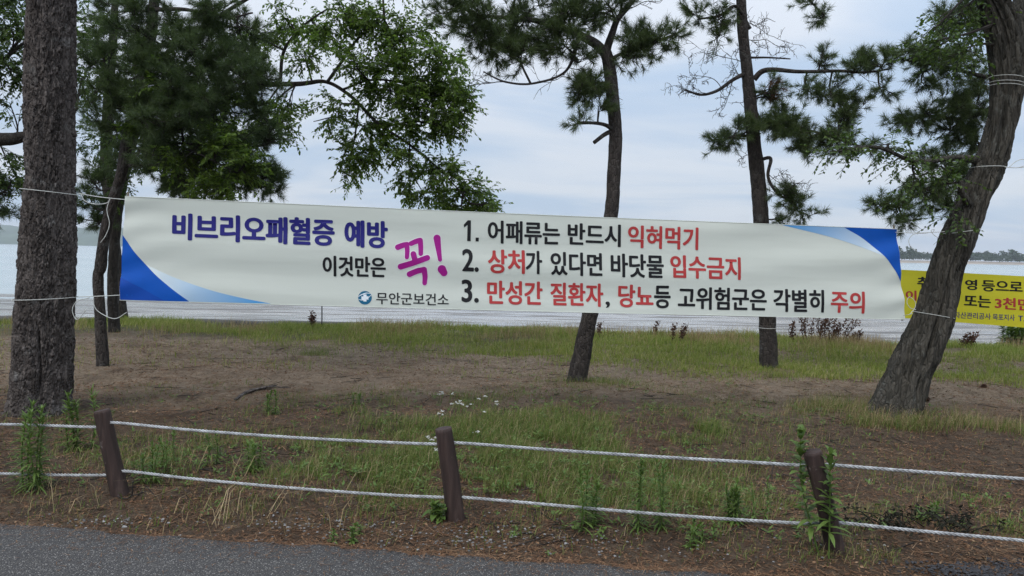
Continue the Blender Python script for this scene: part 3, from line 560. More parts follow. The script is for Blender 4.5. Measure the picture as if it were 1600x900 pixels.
# --- broadleaf tree behind, its boughs hanging over the middle of the banner
Y3 = 13.0
rows3 = [(179, 528, 22, Y3), (178, 505, 19, Y3), (176, 450, 18, Y3), (178, 400, 18, Y3), (182, 340, 18, Y3), (192, 280, 18, Y3), (203, 235, 18, Y3), (212, 190, 18, Y3), (222, 120, 16, Y3), (235, 40, 14, Y3), (250, -60, 12, Y3), (270, -180, 7, Y3)]
YB = 11.0
limbs3 = [[(212, 190, 9.5, Y3), (270, 165, 9.5, Y3 - .6), (340, 145, 8.8, Y3 - 1.2), (410, 133, 8.2, YB + .3), (470, 131, 7.5, YB), (510, 128, 6.1, YB), (550, 152, 5.4, YB), (590, 192, 4.8, YB - .1), (640, 226, 4.1, YB - .2), (690, 268, 2.7, YB - .3), (735, 318, 1.7, YB - .4)],
          [(438, 132, 6.1, YB + .1), (441, 90, 5.4, YB + .1), (452, 65, 4.8, YB), (480, 35, 3.4, YB), (510, 15, 2.7, YB)], [(510, 130, 5.4, YB), (535, 95, 4.8, YB - .1), (560, 60, 3.4, YB - .2), (600, 30, 2.7, YB - .3)],
          [(535, 140, 4.1, YB), (580, 125, 3.4, YB - .1), (630, 130, 2.7, YB - .2), (690, 150, 2.0, YB - .2)], [(600, 198, 4.1, YB - .1), (650, 190, 2.7, YB - .3), (700, 200, 2.0, YB - .4)], [(560, 165, 3.4, YB), (555, 210, 2.7, YB + .1), (545, 260, 2.0, YB + .1)],
          [(214, 185, 5.4, Y3 - .2), (235, 215, 4.8, Y3 - 2), (265, 225, 6, 9.6), (310, 240, 4, 8.8), (370, 270, 3, 8.7)], [(225, 110, 8.2, Y3), (320, 40, 6.8, Y3 - .5), (420, -20, 5.4, Y3 - 1.), (520, -60, 4.1, Y3 - 1.4)], [(640, 226, 2.7, YB - .2), (640, 260, 2.0, YB - .2), (660, 300, 1.4, YB - .2)]]
pads3 = []
for px, py, rx, ry, ns in ((590, 30, 60, 35, 11), (540, 20, 50, 30, 9), (500, 45, 40, 30, 7), (640, 50, 50, 35, 10), (690, 80, 34, 30, 7), (620, 95, 50, 30, 9), (560, 95, 40, 30, 7), (670, 125, 45, 30, 9), (710, 135, 26, 22, 5), (610, 145, 50, 26, 8), (530, 165, 30, 20, 3), (680, 175, 45, 22, 8), (715, 180, 24, 18, 4), (640, 195, 45, 20, 7), (570, 200, 36, 26, 6), (545, 235, 24, 24, 5), (570, 255, 22, 22, 4), (545, 275, 10, 20, 2), (690, 205, 30, 14, 4),
                           (600, 225, 30, 22, 5), (640, 240, 30, 18, 4), (640, 275, 26, 20, 4), (680, 260, 34, 18, 5), (710, 275, 30, 18, 5), (735, 300, 34, 16, 6), (760, 318, 24, 10, 4), (690, 300, 34, 18, 5), (660, 305, 24, 14, 3), (720, 322, 40, 10, 5), (715, 110, 24, 26, 5), (725, 165, 16, 20, 3), (660, 150, 50, 30, 6), (600, 110, 60, 40, 7),
                           (440, 30, 40, 26, 6), (410, 60, 30, 30, 5), (470, 85, 30, 26, 4), (450, 165, 40, 18, 5), (490, 190, 24, 12, 2), (410, 175, 40, 20, 5), (370, 195, 40, 20, 5), (430, 200, 30, 16, 4)):
    pads3.append((px, py, YB - .2 + rng.uniform(-.4, .5), rx, ry, .55, ns, 7))
for px, py, rx, ry, ns in ((300, 210, 60, 26, 8), (340, 240, 60, 24, 8), (230, 240, 50, 30, 7), (270, 285, 60, 20, 7), (380, 265, 50, 20, 7), (150, 220, 40, 40, 7), (140, 90, 40, 50, 8), (200, 110, 40, 40, 7), (300, 120, 60, 40, 8), (160, 290, 30, 26, 5), (330, 150, 50, 26, 6), (380, 80, 36, 36, 6), (330, 300, 60, 12, 5)):
    pads3.append((px, py, Y3 - .6 + rng.uniform(-.4, .4), rx, ry, .7, ns, 8, 'leaf', 1))
pads3 += [(270, 130, 8.9, 40, 22, .4, 4, 8), (320, 160, 8.8, 45, 24, .4, 5, 8), (350, 215, 8.7, 40, 22, .4, 5, 8), (290, 245, 8.8, 45, 20, .4, 5, 8), (380, 260, 8.7, 36, 18, .4, 4, 8), (240, 200, 9.2, 36, 22, .4, 4, 8), (345, 290, 8.7, 40, 12, .3, 4, 8), (480, -80, Y3 - 1.2, 150, 50, 1., 14, 8), (620, -60, YB, 110, 40, .8, 9, 8), (300, -120, Y3, 150, 60, 1., 12, 8)]
tree('broadleaf_tree', 'leafy tree with a long drooping bough of small leaves over the banner middle', rows3, [M['leaf'], M['leaf_dark'], M['twig']], M['bark_dark'], limbs3, pads3, kind='leaf', flare=1.2, dens=1.75)

# --- two more trees behind the left trunk
Y4 = 15.4
rows4 = [(192, 512, 20, Y4), (190, 480, 17, Y4), (182, 400, 17, Y4), (172, 320, 18, Y4), (166, 260, 19, Y4), (167, 200, 18, Y4), (172, 120, 16, Y4), (178, 40, 13, Y4), (182, -60, 7, Y4)]
pads4 = [(150, 180, Y4, 40, 30, .8, 6, 7), (200, 140, Y4, 50, 40, .8, 7, 7), (140, 50, Y4, 40, 40, .8, 6, 7), (210, 60, Y4, 50, 40, .8, 7, 7), (180, -20, Y4, 60, 40, .8, 7, 7), (260, 240, Y4, 45, 24, .8, 5, 7), (240, 180, Y4, 50, 30, .8, 6, 7)]
tree('pine_tree', 'dark trunk farthest back at left by the beach, foot showing under the banner corner', rows4, [M['needle_dark'], M['twig']], M['bark_dark'], [[(166, 230, 8, Y4), (220, 220, 6, Y4), (270, 240, 4, Y4)]], pads4, flare=1.15)
Y5 = 10.6
rows5 = [(-150, 560, 46, Y5), (-145, 450, 40, Y5), (-140, 330, 38, Y5), (-130, 240, 36, Y5), (-120, 120, 30, Y5), (-110, -40, 22, Y5), (-100, -200, 10, Y5)]
limbs5 = [[(-130, 250, 26, Y5), (-70, 228, 26, Y5), (-10, 219, 25, Y5), (30, 215, 22, Y5), (80, 200, 12, Y5), (120, 170, 6, Y5)], [(-125, 200, 14, Y5), (-60, 130, 9, Y5), (10, 90, 5, Y5)], [(-135, 300, 12, Y5), (-60, 310, 8, Y5), (10, 300, 4, Y5)]]
pads5 = [(15, 30, Y5, 40, 36, .6, 9, 8), (0, 90, Y5, 40, 36, .6, 9, 8), (20, 120, Y5, 26, 20, .5, 5, 8), (-40, 60, Y5, 50, 50, .6, 9, 8), (15, 160, Y5, 24, 14, .4, 2, 6), (10, 250, Y5 + .2, 30, 12, .4, 3, 7), (15, 275, Y5 + .2, 30, 18, .4, 5, 8), (10, 305, Y5 + .2, 30, 18, .4, 6, 8, 'pine', 1), (5, 330, Y5 + .2, 24, 12, .3, 3, 7, 'pine', 1), (130, 30, Y5 + .4, 30, 40, .5, 5, 8), (130, 120, Y5 + .4, 22, 40, .5, 5, 8), (30, 0, Y5 + .3, 50, 30, .6, 8, 8),
         (-60, -80, Y5, 120, 60, .9, 12, 8), (-200, 60, Y5, 80, 80, .9, 10, 8), (-110, -230, Y5, 130, 60, .9, 12, 8)]
tree('broadleaf_tree', 'leafy tree with a thick dark limb passing behind the thick left trunk', rows5, [M['leaf_dark'], M['needle_dark'], M['twig']], M['bark_dark'], limbs5, pads5, kind='leaf')

# ------------------------------------------------------------------ banners
class Sheet:
    def __init__(s, tl, tr, bl, br, amp, seed, sag=0.0):
        s.c = [np.array(x) for x in (tl, tr, bl, br)]; s.w = np.linalg.norm(s.c[1] - s.c[0]); s.h = np.linalg.norm(s.c[2] - s.c[0]); s.amp = amp; s.seed = seed; s.sag = sag
        n = np.cross(s.c[1] - s.c[0], s.c[2] - s.c[0]); s.n = n / np.linalg.norm(n)
        if s.n[1] > 0: s.n = -s.n
    def flat(s, u, v):
        u = np.asarray(u, float)[..., None]; v = np.asarray(v, float)[..., None]
        p = (1 - v) * ((1 - u) * s.c[0] + u * s.c[1]) + v * ((1 - u) * s.c[2] + u * s.c[3])
        return p - np.array([0, 0, 1.]) * s.sag * np.sin(PI * np.clip(u, 0, 1))
    def pt(s, u, v, off=0.0):
        u = np.asarray(u, float); v = np.asarray(v, float); x = u * s.w; y = v * s.h
        d = s.amp * (2.0 * np.sin(y * 15 + 3.2 * vnoise(x * .6, y * 0 + s.seed)) * vnoise(x * .55 + 4, y * 2 + s.seed) + 3.2 * (fbm(x * .55 + s.seed, y * 3.2, o=3) - .5) + 1.5 * (vnoise(x * 1.3 - y * 1.2, y * 7 + x * .4 + s.seed) - .5))
        e_ = np.exp(-((y - .2 - .10 * x) / .085) ** 2 - (x / 1.3) ** 2) + np.exp(-((y - .62 + .12 * x) / .085) ** 2 - (x / 1.1) ** 2) + np.exp(-((y - .25 - .11 * (s.w - x)) / .085) ** 2 - ((s.w - x) / 1.2) ** 2) + np.exp(-((y - .7 + .12 * (s.w - x)) / .085) ** 2 - ((s.w - x) / 1.) ** 2)
        d = d + s.amp * 1.5 * e_ + s.amp * 1.6 * (np.exp(-x / .22) + np.exp(-(s.w - x) / .22)) * np.sin(y * 26 + x * 9)
        return s.flat(u, v) + s.n * (np.asarray(d) + off)[..., None]
    def uv(s, px, py):
        q = np.array([.5, .5])
        for _ in range(12):
            f0 = proj(s.flat(*q)) - (px, py); e = 1e-4
            J = np.column_stack([(proj(s.flat(q[0] + e, q[1])) - (px, py) - f0) / e, (proj(s.flat(q[0], q[1] + e)) - (px, py) - f0) / e])
            q = q - np.linalg.solve(J, f0)
        return q
    def cloth(s, name, m, parent, nu, nv):
        U, V = np.meshgrid(np.linspace(0, 1, nu), np.linspace(0, 1, nv)); b = MB()
        i = np.arange(nv - 1)[:, None] * nu; j = np.arange(nu - 1)[None]
        b.add(s.pt(U, V).reshape(-1, 3), np.stack([i + j, i + j + 1, i + nu + j + 1, i + nu + j], -1).reshape(-1, 4))
        return b.build(name, m, parent)
    def print_bm(s, name, bm, m, parent, off):      # bm holds flat faces with co = (u, v, 0): cut to follow the folds, then laid on the cloth
        if not bm.faces: return None
        for ax, sc in ((0, s.w), (1, s.h)):
            cs = [v.co[ax] for v in bm.verts]; step = .04 / sc; k = math.ceil(min(cs) / step)
            while k * step < max(cs):
                co = Vector((0, 0, 0)); no = Vector((0, 0, 0)); co[ax] = k * step; no[ax] = 1
                bmesh.ops.bisect_plane(bm, geom=bm.verts[:] + bm.edges[:] + bm.faces[:], plane_co=co, plane_no=no, dist=1e-7); k += 1
        bmesh.ops.triangulate(bm, faces=bm.faces[:])
        bm.verts.index_update(); uv = np.array([(v.co.x, v.co.y) for v in bm.verts]); zz = [v.co.z for v in bm.verts]; t = np.array([[v.index for v in f.verts] for f in bm.faces]); bm.free()
        p = s.pt(uv[:, 0], uv[:, 1], off + np.array(zz)); b = MB()
        nn = np.cross(p[t[:, 1]] - p[t[:, 0]], p[t[:, 2]] - p[t[:, 0]]); fl = (nn @ s.n) < 0; t[fl] = t[fl][:, ::-1]
        b.add(p, None, t); return b.build(name, m, parent)
    def text(s, body, box, m, parent, bold=.02, off=.0035):   # box: x0, top0, bottom0, x1, top1, bottom1 in photo pixels
        c = bpy.data.curves.new('lettering', 'FONT'); c.body = body; c.size = 1; c.resolution_u = 4
        o = bpy.data.objects.new('lettering', c); COL.objects.link(o); bpy.context.view_layer.update()
        me = bpy.data.meshes.new_from_object(o.evaluated_get(bpy.context.evaluated_depsgraph_get())); bpy.data.objects.remove(o); bpy.data.curves.remove(c)
        x0, t0, b0, x1, t1, b1 = box; A = s.uv(x0, t0); B = s.uv(x0, b0); C = s.uv(x1, t1); D = s.uv(x1, b1)
        bm = bmesh.new(); bm.from_mesh(me); bpy.data.meshes.remove(me); bm0 = bm.copy()
        for k in range(8 if bold > .006 else 0):         # heavier strokes: the same outline printed again, nudged all round
            o2 = bm0.copy(); a = 2 * PI * k / 8
            for v in o2.verts: v.co.x += bold * 1.5 * math.cos(a); v.co.y += bold * .9 * math.sin(a); v.co.z = (k + 1) * .00005
            t_ = bpy.data.meshes.new('lettering'); o2.to_mesh(t_); bm.from_mesh(t_); bpy.data.meshes.remove(t_); o2.free()
        bm0.free()
        xs = [v.co.x for v in bm.verts]; ys = [v.co.y for v in bm.verts]; lx, hx, ly, hy = min(xs), max(xs), min(ys), max(ys)
        for v in bm.verts:
            a = (v.co.x - lx) / (hx - lx); t = (hy - v.co.y) / (hy - ly)
            q = (1 - a) * ((1 - t) * A + t * B) + a * ((1 - t) * C + t * D); v.co = (q[0], q[1], v.co.z)
        return s.print_bm('lettering', bm, m, parent, off)
    def poly(s, name, pts, m, parent, off):
        bm = bmesh.new(); bm.faces.new([bm.verts.new((*s.uv(*p), 0)) for p in pts]); return s.print_bm(name, bm, m, parent, off)

def cloth_mat(name, col, trans=.25):
    m, nt, out = mat(name); v = objco(nt)
    c = mixc(nt, math_(nt, 'MULTIPLY', noise(nt, v, 3, 4), .12), col, tuple(x * .8 for x in col))
    b = bsdf(nt, None, c, .6, .25, noise(nt, v, 2.2, 2, .5, 0, (.35, .35, 3)), .006); t = N(nt, 'ShaderNodeBsdfTranslucent'); t.inputs[0].default_value = col + (1,)
    mx = N(nt, 'ShaderNodeMixShader'); mx.inputs[0].default_value = trans; L(nt, b.outputs[0], mx.inputs[1]); L(nt, t.outputs[0], mx.inputs[2]); L(nt, mx.outputs[0], out.inputs[0]); return m
def ink(name, col): return plain(name, col, .55, .06, 6., .3, .0005)
M['white_cloth'] = cloth_mat('white_banner_cloth', (.72, .755, .685)); M['yellow_cloth'] = cloth_mat('yellow_banner_cloth', (.66, .60, .035))
K = dict(black=ink('black_ink', (.008, .008, .010)), red=ink('red_ink', (.43, .042, .042)), navy=ink('navy_ink', (.014, .013, .165)), magenta=ink('magenta_ink', (.33, .005, .22)), halo=ink('pale_ink', (.8, .74, .8)), teal=ink('teal_ink', (.008, .12, .23)), white=ink('white_ink', (.75, .8, .85)),
         blue=ink('blue_ink', (.0, .085, .45)), deep=ink('deep_blue_ink', (.002, .062, .38)))
S = Sheet(at(196, 307, 6.43), at(1401, 358, 7.4), at(187, 469, 6.43), at(1414, 499, 7.4), .0048, 1.0, .008)
ban = thing('banner', S.flat(.5, 1.), 'long white banner with blue corners and Korean health warning, strung between two trees', 'banner')
S.cloth('cloth', M['white_cloth'], ban, 400, 60)
def gradient_ink(name, a, b, ca, cb, ang):            # printed gradient along the banner, in the thing's own coordinates
    m, nt, out = mat(name); v = objco(nt); d = b - a; l2 = float(d @ d)
    dt = N(nt, 'ShaderNodeVectorMath', operation='DOT_PRODUCT'); sb_ = N(nt, 'ShaderNodeVectorMath', operation='SUBTRACT'); L(nt, v, sb_.inputs[0]); sb_.inputs[1].default_value = tuple(a)
    L(nt, sb_.outputs[0], dt.inputs[0]); dt.inputs[1].default_value = tuple(d / l2)
    bsdf(nt, out, ramp(nt, dt.outputs['Value'], [(.0, ca), (.45, tuple((np.array(ca) + np.array(cb)) / 2)), (1., cb)]), .55, .3); return m
o0 = np.array(ban['_o'])
def sp2(pts, n=24): return [tuple(p) for p in spline(np.array(pts, float), n)]
c1 = [(192.4, 367), (210, 393), (237.6, 424), (265, 448), (296, 471.2)]
S.poly('corner_graphic', sp2(c1) + [(187.6, 468.4)], K['blue'], ban, .0025)
S.poly('corner_graphic', [(188.9, 433), (222, 450), (258, 470.2), (187.8, 468.4)], K['deep'], ban, .0032)
g1 = gradient_ink('sky_blue_gradient_ink', S.flat(*S.uv(240, 420)) - o0, S.flat(*S.uv(400, 470)) - o0, (.68, .76, .78), (.1, .36, .72), 0)
S.poly('corner_graphic', sp2([(228, 413.5), (275, 434.6), (330.6, 453.6), (379, 465.6), (424, 474.3)]) + [(297, 471.2)] + sp2(c1[1:])[::-1][1:18], g1, ban, .0018)
c2 = [(1318, 354.8), (1349, 372.7), (1377, 397), (1394, 417), (1408.2, 440)]
S.poly('corner_graphic', sp2(c2) + [(1400.6, 358.6)], K['blue'], ban, .0025)
g2 = gradient_ink('pale_blue_gradient_ink', S.flat(*S.uv(1365, 394)) - o0, S.flat(*S.uv(1230, 352)) - o0, (.62, .72, .8), (.08, .34, .72), 0)
S.poly('corner_graphic', [(1218, 350.6)] + sp2([(1225, 352.5), (1253, 359), (1294, 369), (1332, 381), (1363, 393), (1380, 400.5)]) + sp2(c2)[::-1][11:], g2, ban, .0018)
T = lambda s_, box, k, b=.022: S.text(s_, box, K[k], ban, b)
T('비브리오패혈증', (269, 332, 374.5, 523, 341.5, 385), 'navy', .03)
T('예방', (538, 343.5, 386, 606, 345.5, 388.5), 'navy', .03)
T('이것만은', (504, 399, 431.5, 603, 402, 434), 'black', .024)
T('무안군보건소', (588, 456.5, 475, 701, 459, 477.5), 'black', .009)
S.poly('lettering', [(724.6, 351), (731, 344.2), (735.8, 344.3), (735.4, 376.8), (730, 376.6), (730.4, 351.4), (724.9, 355.8)], K['black'], ban, .0035); S.poly('lettering', [(743.2, 371.2), (748.2, 371.3), (748.1, 377.2), (743.1, 377.1)], K['black'], ban, .0035)
T('어패류는', (762, 344, 380, 875, 347.5, 383), 'black'); T('반드시', (887, 348, 382.5, 970, 351, 386), 'black'); T('익혀먹기', (981, 351.5, 387, 1091, 355.5, 391), 'red')
T('2.', (722, 388.5, 424, 748, 389.5, 425), 'black', .02)
T('상처', (762, 389, 427, 820, 391, 428), 'red'); T('가', (821, 391.5, 428, 847, 392, 428.5), 'black'); T('있다면', (860, 393, 430, 941, 395.5, 432), 'black'); T('바닷물', (954, 395.5, 432.5, 1037, 398.5, 435), 'black'); T('입수금지', (1047, 398, 434, 1157, 402, 437.5), 'red')
T('3.', (721, 436.5, 472, 748, 437.5, 473), 'black', .02)
T('만성간', (761, 438, 475, 848, 440, 477), 'red'); T('질환자', (860, 441, 477, 943, 443, 479.5), 'red'); T(',', (946, 471, 481, 953, 471, 481), 'black', .01); T('당뇨', (966, 444, 480, 1021, 445.5, 481), 'red')
T('등', (1022, 446, 481.5, 1048, 446.5, 482), 'black'); T('고위험군은', (1059, 447, 483, 1198, 451, 486), 'black'); T('각별히', (1208, 451, 487, 1287, 453, 488.5), 'black'); T('주의', (1297, 453.5, 488.5, 1350, 455.5, 490), 'red')
# hand-brushed word, stroke by stroke, and the round logo
def zp(x, y): return (500 + x / 6.923, 360 + y / 6.923)
def brush(pts, w0, w1, k, off, grow=0.):
    p = spline(np.array([zp(*q) for q in pts]), 26); wv = np.linspace(w0, w1, 26) / 6.923 / 2 + grow
    d = unit(np.gradient(p, axis=0)); nrm = np.column_stack([-d[:, 1], d[:, 0]])
    a0 = math.atan2(nrm[0, 1], nrm[0, 0]); a1 = math.atan2(nrm[-1, 1], nrm[-1, 0])
    cap1 = [(p[-1, 0] + wv[-1] * math.cos(a1 - t), p[-1, 1] + wv[-1] * math.sin(a1 - t)) for t in np.linspace(.2, PI - .2, 9)]
    cap0 = [(p[0, 0] + wv[0] * math.cos(a0 + PI - t), p[0, 1] + wv[0] * math.sin(a0 + PI - t)) for t in np.linspace(.2, PI - .2, 9)]
    S.poly('lettering', [tuple(x) for x in p + nrm * wv[:, None]] + cap1 + [tuple(x) for x in (p - nrm * wv[:, None])[::-1]] + cap0, K[k], ban, off)
strokes = [([(842, 182), (900, 160), (942, 152)], 62, 56), ([(938, 152), (944, 220), (940, 290)], 56, 46), ([(985, 142), (1040, 118), (1082, 108)], 54, 58), ([(1084, 108), (1090, 180), (1090, 252)], 58, 50),
           ([(1010, 255), (1022, 300), (1030, 330)], 62, 60), ([(872, 392), (1010, 350), (1160, 296)], 64, 62), ([(968, 474), (1050, 440), (1122, 424)], 62, 60), ([(1126, 424), (1136, 500), (1132, 570)], 62, 50),
           ([(1266, 84), (1280, 190), (1298, 316)], 78, 44), ([(1318, 420), (1330, 440), (1340, 458)], 92, 78)]
for n_, (p_, a_, b_) in enumerate(strokes): brush(p_, a_, b_, 'halo', .0018 + .00006 * n_, .9)
for n_, (p_, a_, b_) in enumerate(strokes): brush(p_, a_, b_, 'magenta', .0030 + .00010 * n_)
def disc(cx, cy, rx, ry, rot=0., n=40): return [(cx + rx * math.cos(t) * math.cos(rot) - ry * math.sin(t) * math.sin(rot), cy + rx * math.cos(t) * math.sin(rot) + ry * math.sin(t) * math.cos(rot)) for t in np.linspace(0, 2 * PI, n, endpoint=False)]
lx, ly = zp(487, 728)
S.poly('logo', disc(lx, ly, 10.7, 10.5), K['teal'], ban, .0025)
def arc(pts, w_):
    p = spline(np.array([zp(*q) for q in pts]), 16); d = unit(np.gradient(p, axis=0)); nrm = np.column_stack([-d[:, 1], d[:, 0]]); wv = (w_ / 6.923 / 2 * np.sin(np.linspace(.25, PI - .25, 16)))[:, None]
    return [tuple(x) for x in p + nrm * wv] + [tuple(x) for x in (p - nrm * wv)[::-1]]
cx_, cy_ = 487, 730; a_, b_ = 17, 38
S.poly('logo', [zp(cx_ + x, cy_ + y) for x, y in ((-a_, -b_), (a_, -b_), (a_, -a_), (b_, -a_), (b_, a_), (a_, a_), (a_, b_), (-a_, b_), (-a_, a_), (-b_, a_), (-b_, -a_), (-a_, -a_))], K['white'], ban, .0032)
S.poly('logo', arc([(410, 722), (440, 700), (500, 678), (556, 684)], 9), K['white'], ban, .0036)
S.poly('logo', arc([(412, 742), (460, 752), (520, 728), (562, 690)], 9), K['white'], ban, .0038)
M['pole'] = plain('bamboo_pole', (.14, .12, .09), .7, .2, 10.)
for u_ in (.0015, .9985):
    pb = MB(); tube(pb, [S.flat(u_, -.045) - S.n * .026, S.flat(u_, .5) - S.n * .026, S.flat(u_, 1.015) - S.n * .026], .0105, 10, 12); pb.build('end_pole', M['pole'], ban)
    # hemmed edges top and bottom
for v_ in (0., 1.):
    hb = MB(); us = np.linspace(0, 1, 200); tube(hb, S.pt(us, np.full(200, v_)), .0035, 6, 200); hb.build('hem', M['white_cloth'], ban)

Sy = Sheet(at(1214, 411, 10.75), at(1720, 438, 10.2), at(1214, 481, 10.75), at(1720, 521.5, 10.2), .004, 5.0, .0)
yb = thing('banner', Sy.flat(.5, 1.), 'yellow banner with black and red Korean lettering, partly hidden behind the leaning trunk', 'banner')
Sy.cloth('cloth', M['yellow_cloth'], yb, 120, 30)
T2 = lambda s_, box, k, b=.024: Sy.text(s_, box, K[k], yb, b)
T2('취', (1433, 432, 450.5, 1454, 433, 451.5), 'black'); T2('영', (1508, 436.5, 453, 1527, 437, 453.5), 'black'); T2('등으로', (1534, 437.5, 455, 1598, 440, 458), 'black')
T2('이', (1415, 453.5, 469, 1432, 454, 470), 'red'); T2('또는', (1506, 460.5, 479, 1548, 462.5, 481), 'black'); T2('3천만', (1554, 464, 482, 1612, 467, 486), 'red')
T2('자산관리공사', (1491, 487, 497, 1548, 489.5, 499.5), 'navy', .01); T2('목포지사', (1551, 490, 500, 1585.5, 491.5, 501.5), 'navy', .01); T2('T.', (1590.5, 493, 501.5, 1601, 493.5, 502), 'navy', .01)
for u_ in (.002, .998):
    pb = MB(); tube(pb, [Sy.flat(u_, -.03) - Sy.n * .013, Sy.flat(u_, .5) - Sy.n * .013, Sy.flat(u_, 1.03) - Sy.n * .013], .011, 10, 12); pb.build('end_pole', M['pole'], yb)

# ------------------------------------------------------------------ cords
M['cord'] = plain('white_cord', (.5, .51, .48), .7, .15, 30.)
def ring(c, R, slope=0., n=40, tilt=0., a0=0., a1=2 * PI):
    th = np.linspace(a0, a1, n); return np.stack([c[0] + R * np.cos(th), c[1] + R * np.sin(th), c[2] + slope * np.cos(th) + tilt * np.sin(th)], -1)
def cord(label, pieces, r=.0045):
    r *= .8
    b = MB()
    for p in pieces: tube(b, p, r, 6, max(24, len(p) * 4))
    o = b.build('cord', M['cord'])
    p0 = np.asarray(pieces[0][0], float); me = o.data; co = np.empty(len(me.vertices) * 3, np.float32); me.vertices.foreach_get('co', co); co = co.reshape(-1, 3) - p0.astype(np.float32); me.vertices.foreach_set('co', co.ravel()); o.location = tuple(p0)
    return tag(o, label, 'cord')
def trunk_at(rows, py, grow=1.0, add=.026):
    ys = [r[1] for r in rows][::-1]; f = lambda k: np.interp(py, ys, [r[k] for r in rows][::-1]); Yd = f(3); return at(f(0), py, Yd), f(2) / 2 * Yd / F / math.hypot(1, (f(0) - 800) / F) * grow + add
def pp(pts, Yd): return [at(a, b, y if y else Yd) for a, b, y in [(q + (None,))[:3] for q in pts]]
c, R = trunk_at(ROWS_L, 300)
cord('white cord knotted round the thick left trunk at the banner top corner', [ring(c, R, -.02), pp([(123, 302, YL - .1), (150, 307), (175, 310), (197, 312)], 6.43), pp([(127, 304), (133, 314), (150, 319), (167, 317), (172, 310)], 6.5), pp([(172, 310), (167, 328), (171, 350), (165, 368), (157, 379)], 6.5)])
c, R = trunk_at(ROWS_L, 466)
cord('white cord knotted round the thick left trunk at the banner bottom corner', [ring(c, R, .012), pp([(121, 464, YL - .1), (150, 463), (172, 462), (190, 461)], 6.43), pp([(140, 465), (120, 471), (113, 485), (119, 499), (127, 494), (134, 484)], 6.5), pp([(146, 463), (148, 480), (160, 491), (180, 498), (198, 488)], 6.5)])
c, R = trunk_at(rowsR, 361)
cord('thin cord from the blue top corner round the leaning trunk', [ring(c, R, .03, tilt=-.0), pp([(1399, 363, 7.38), (1430, 364), (1458, 363), (1476, 362)], 7.25), pp([(1450, 364), (1428, 366), (1420, 376), (1424, 387), (1433, 392)], 7.3), pp([(1456, 364), (1460, 359), (1455, 360), (1458, 366), (1466, 372)], 7.25)], .0038)
c, R = trunk_at(rowsR, 492)
cord('thin cord from the banner bottom corner round the leaning trunk', [ring(c, R, -.03), pp([(1411, 493, 7.38), (1418, 492), (1426, 490)], 7.2), pp([(1421, 492), (1430, 480), (1429, 470), (1421, 464), (1417, 472), (1422, 481), (1431, 484)], 7.15)], .0038)
c, R = trunk_at(rowsR, 262)
cord('white cord round the upper leaning trunk trailing off past the frame edge', [ring(c, R, .0), pp([(1570, 261, YR - .15), (1590, 262), (1620, 258), (1660, 250)], 7.4), pp([(1576, 262), (1588, 252), (1600, 249), (1606, 256), (1592, 262)], 7.38)], .0042)
for py, lab in ((124, 'topmost of three white cords wound round the upper leaning trunk'), (132, 'middle of three white cords wound round the upper leaning trunk'), (137, 'lowest of three white cords wound round the upper leaning trunk')):
    c, R = trunk_at(rowsR, py); cord(lab, [ring(c, R + .004, -.02)], .004)['group'] = 'cords wound high on the leaning trunk'
c, R = trunk_at(rowsP, 512); cord('white string tied round the foot of the pine behind the banner', [ring(c, R - .006, 0.), pp([(1212, 513), (1222, 514), (1226, 519)], YP - .2)], .0045)
c, R = trunk_at(rowsP, 430); cord('thin cord holding the yellow banner to the pine behind', [ring(c, R - .006, 0.), [c + np.array([R, 0, 0]), Sy.flat(0.004, .1)]], .004)

# ------------------------------------------------------------------ rope fence
m, nt, out = mat('brown_stained_wood'); v = objco(nt)
c = ramp(nt, noise(nt, v, 18, 6, .6, .4, (1, 1, .12)), [(.3, (.02, .013, .011)), (.55, (.045, .028, .024)), (.75, (.09, .062, .052))])
c = mixc(nt, mrange(nt, noise(nt, v, 9, 5, .7), .62, .7), c, (.13, .11, .1))
bsdf(nt, out, c, .75, .3, noise(nt, v, 30, 5, .6, .3, (1, 1, .1)), .006); M['post'] = m
YF = {1: 4.66, 2: 4.33, 3: 3.97}
def post(rows, label, seed, notch=False):
    P, R = px_path(rows); b = P[0].copy(); b[2] = gz(b[0], b[1]); root = thing('fence_post', b, label, 'fence post', 'posts of the low rope fence')
    P = np.vstack([P[0] + (P[0] - P[-1]) * .35, P]); R = np.concatenate([[R[0]], R]); n = 60
    mb = MB(); Lr = np.linalg.norm(np.diff(P, axis=0), axis=1).sum()
    def dp(th, s, R_):
        d = .05 * R_ * (fbm(np.cos(th) * 2 + seed, np.sin(th) * 2, s * 2.5, 4) - .5) * 2 + .14 * R_ * (vnoise(np.cos(th) * 7 + seed, np.sin(th) * 7, s * 1.4) - .5) - .05 * R_ * sstep(Lr - .008, Lr, s)
        if notch:
            for t0, w0 in ((-1.9, .16), (-1.25, .13)):
                dt = np.abs(np.mod(th - t0 + PI, 2 * PI) - PI); d = d - .35 * R_ * sstep(w0 * 1.6, w0 * .4, dt) * sstep(Lr - .16, Lr - .03, s)
        return d
    tube(mb, P, R, 40, n, disp=dp); po = mb.build('post', M['post'], root)
    for f in po.data.polygons:
        if len(f.vertices) == 3: f.use_smooth = False      # a sawn, flat top
    for kz, (px, py) in enumerate(seed_holes[seed]):           # dark rope hole collars
        pass
    return root
seed_holes = {1.: [], 2.: [], 3.: []}
post([(190, 782, 31, YF[1]), (176, 720, 29, YF[1]), (159, 641, 28, YF[1])], 'brown wooden post with a split top, leaning beside the thick trunk', 1., True)
post([(713, 820, 30, YF[2]), (705, 750, 29, YF[2]), (693, 669, 27, YF[2])], 'brown wooden post standing below the pink exclamation mark', 2.)
post([(1306, 864, 31, YF[3]), (1290, 790, 30, YF[3]), (1269, 705, 30, YF[3])], 'dark leaning post with a leafy weed climbing along it', 3.)
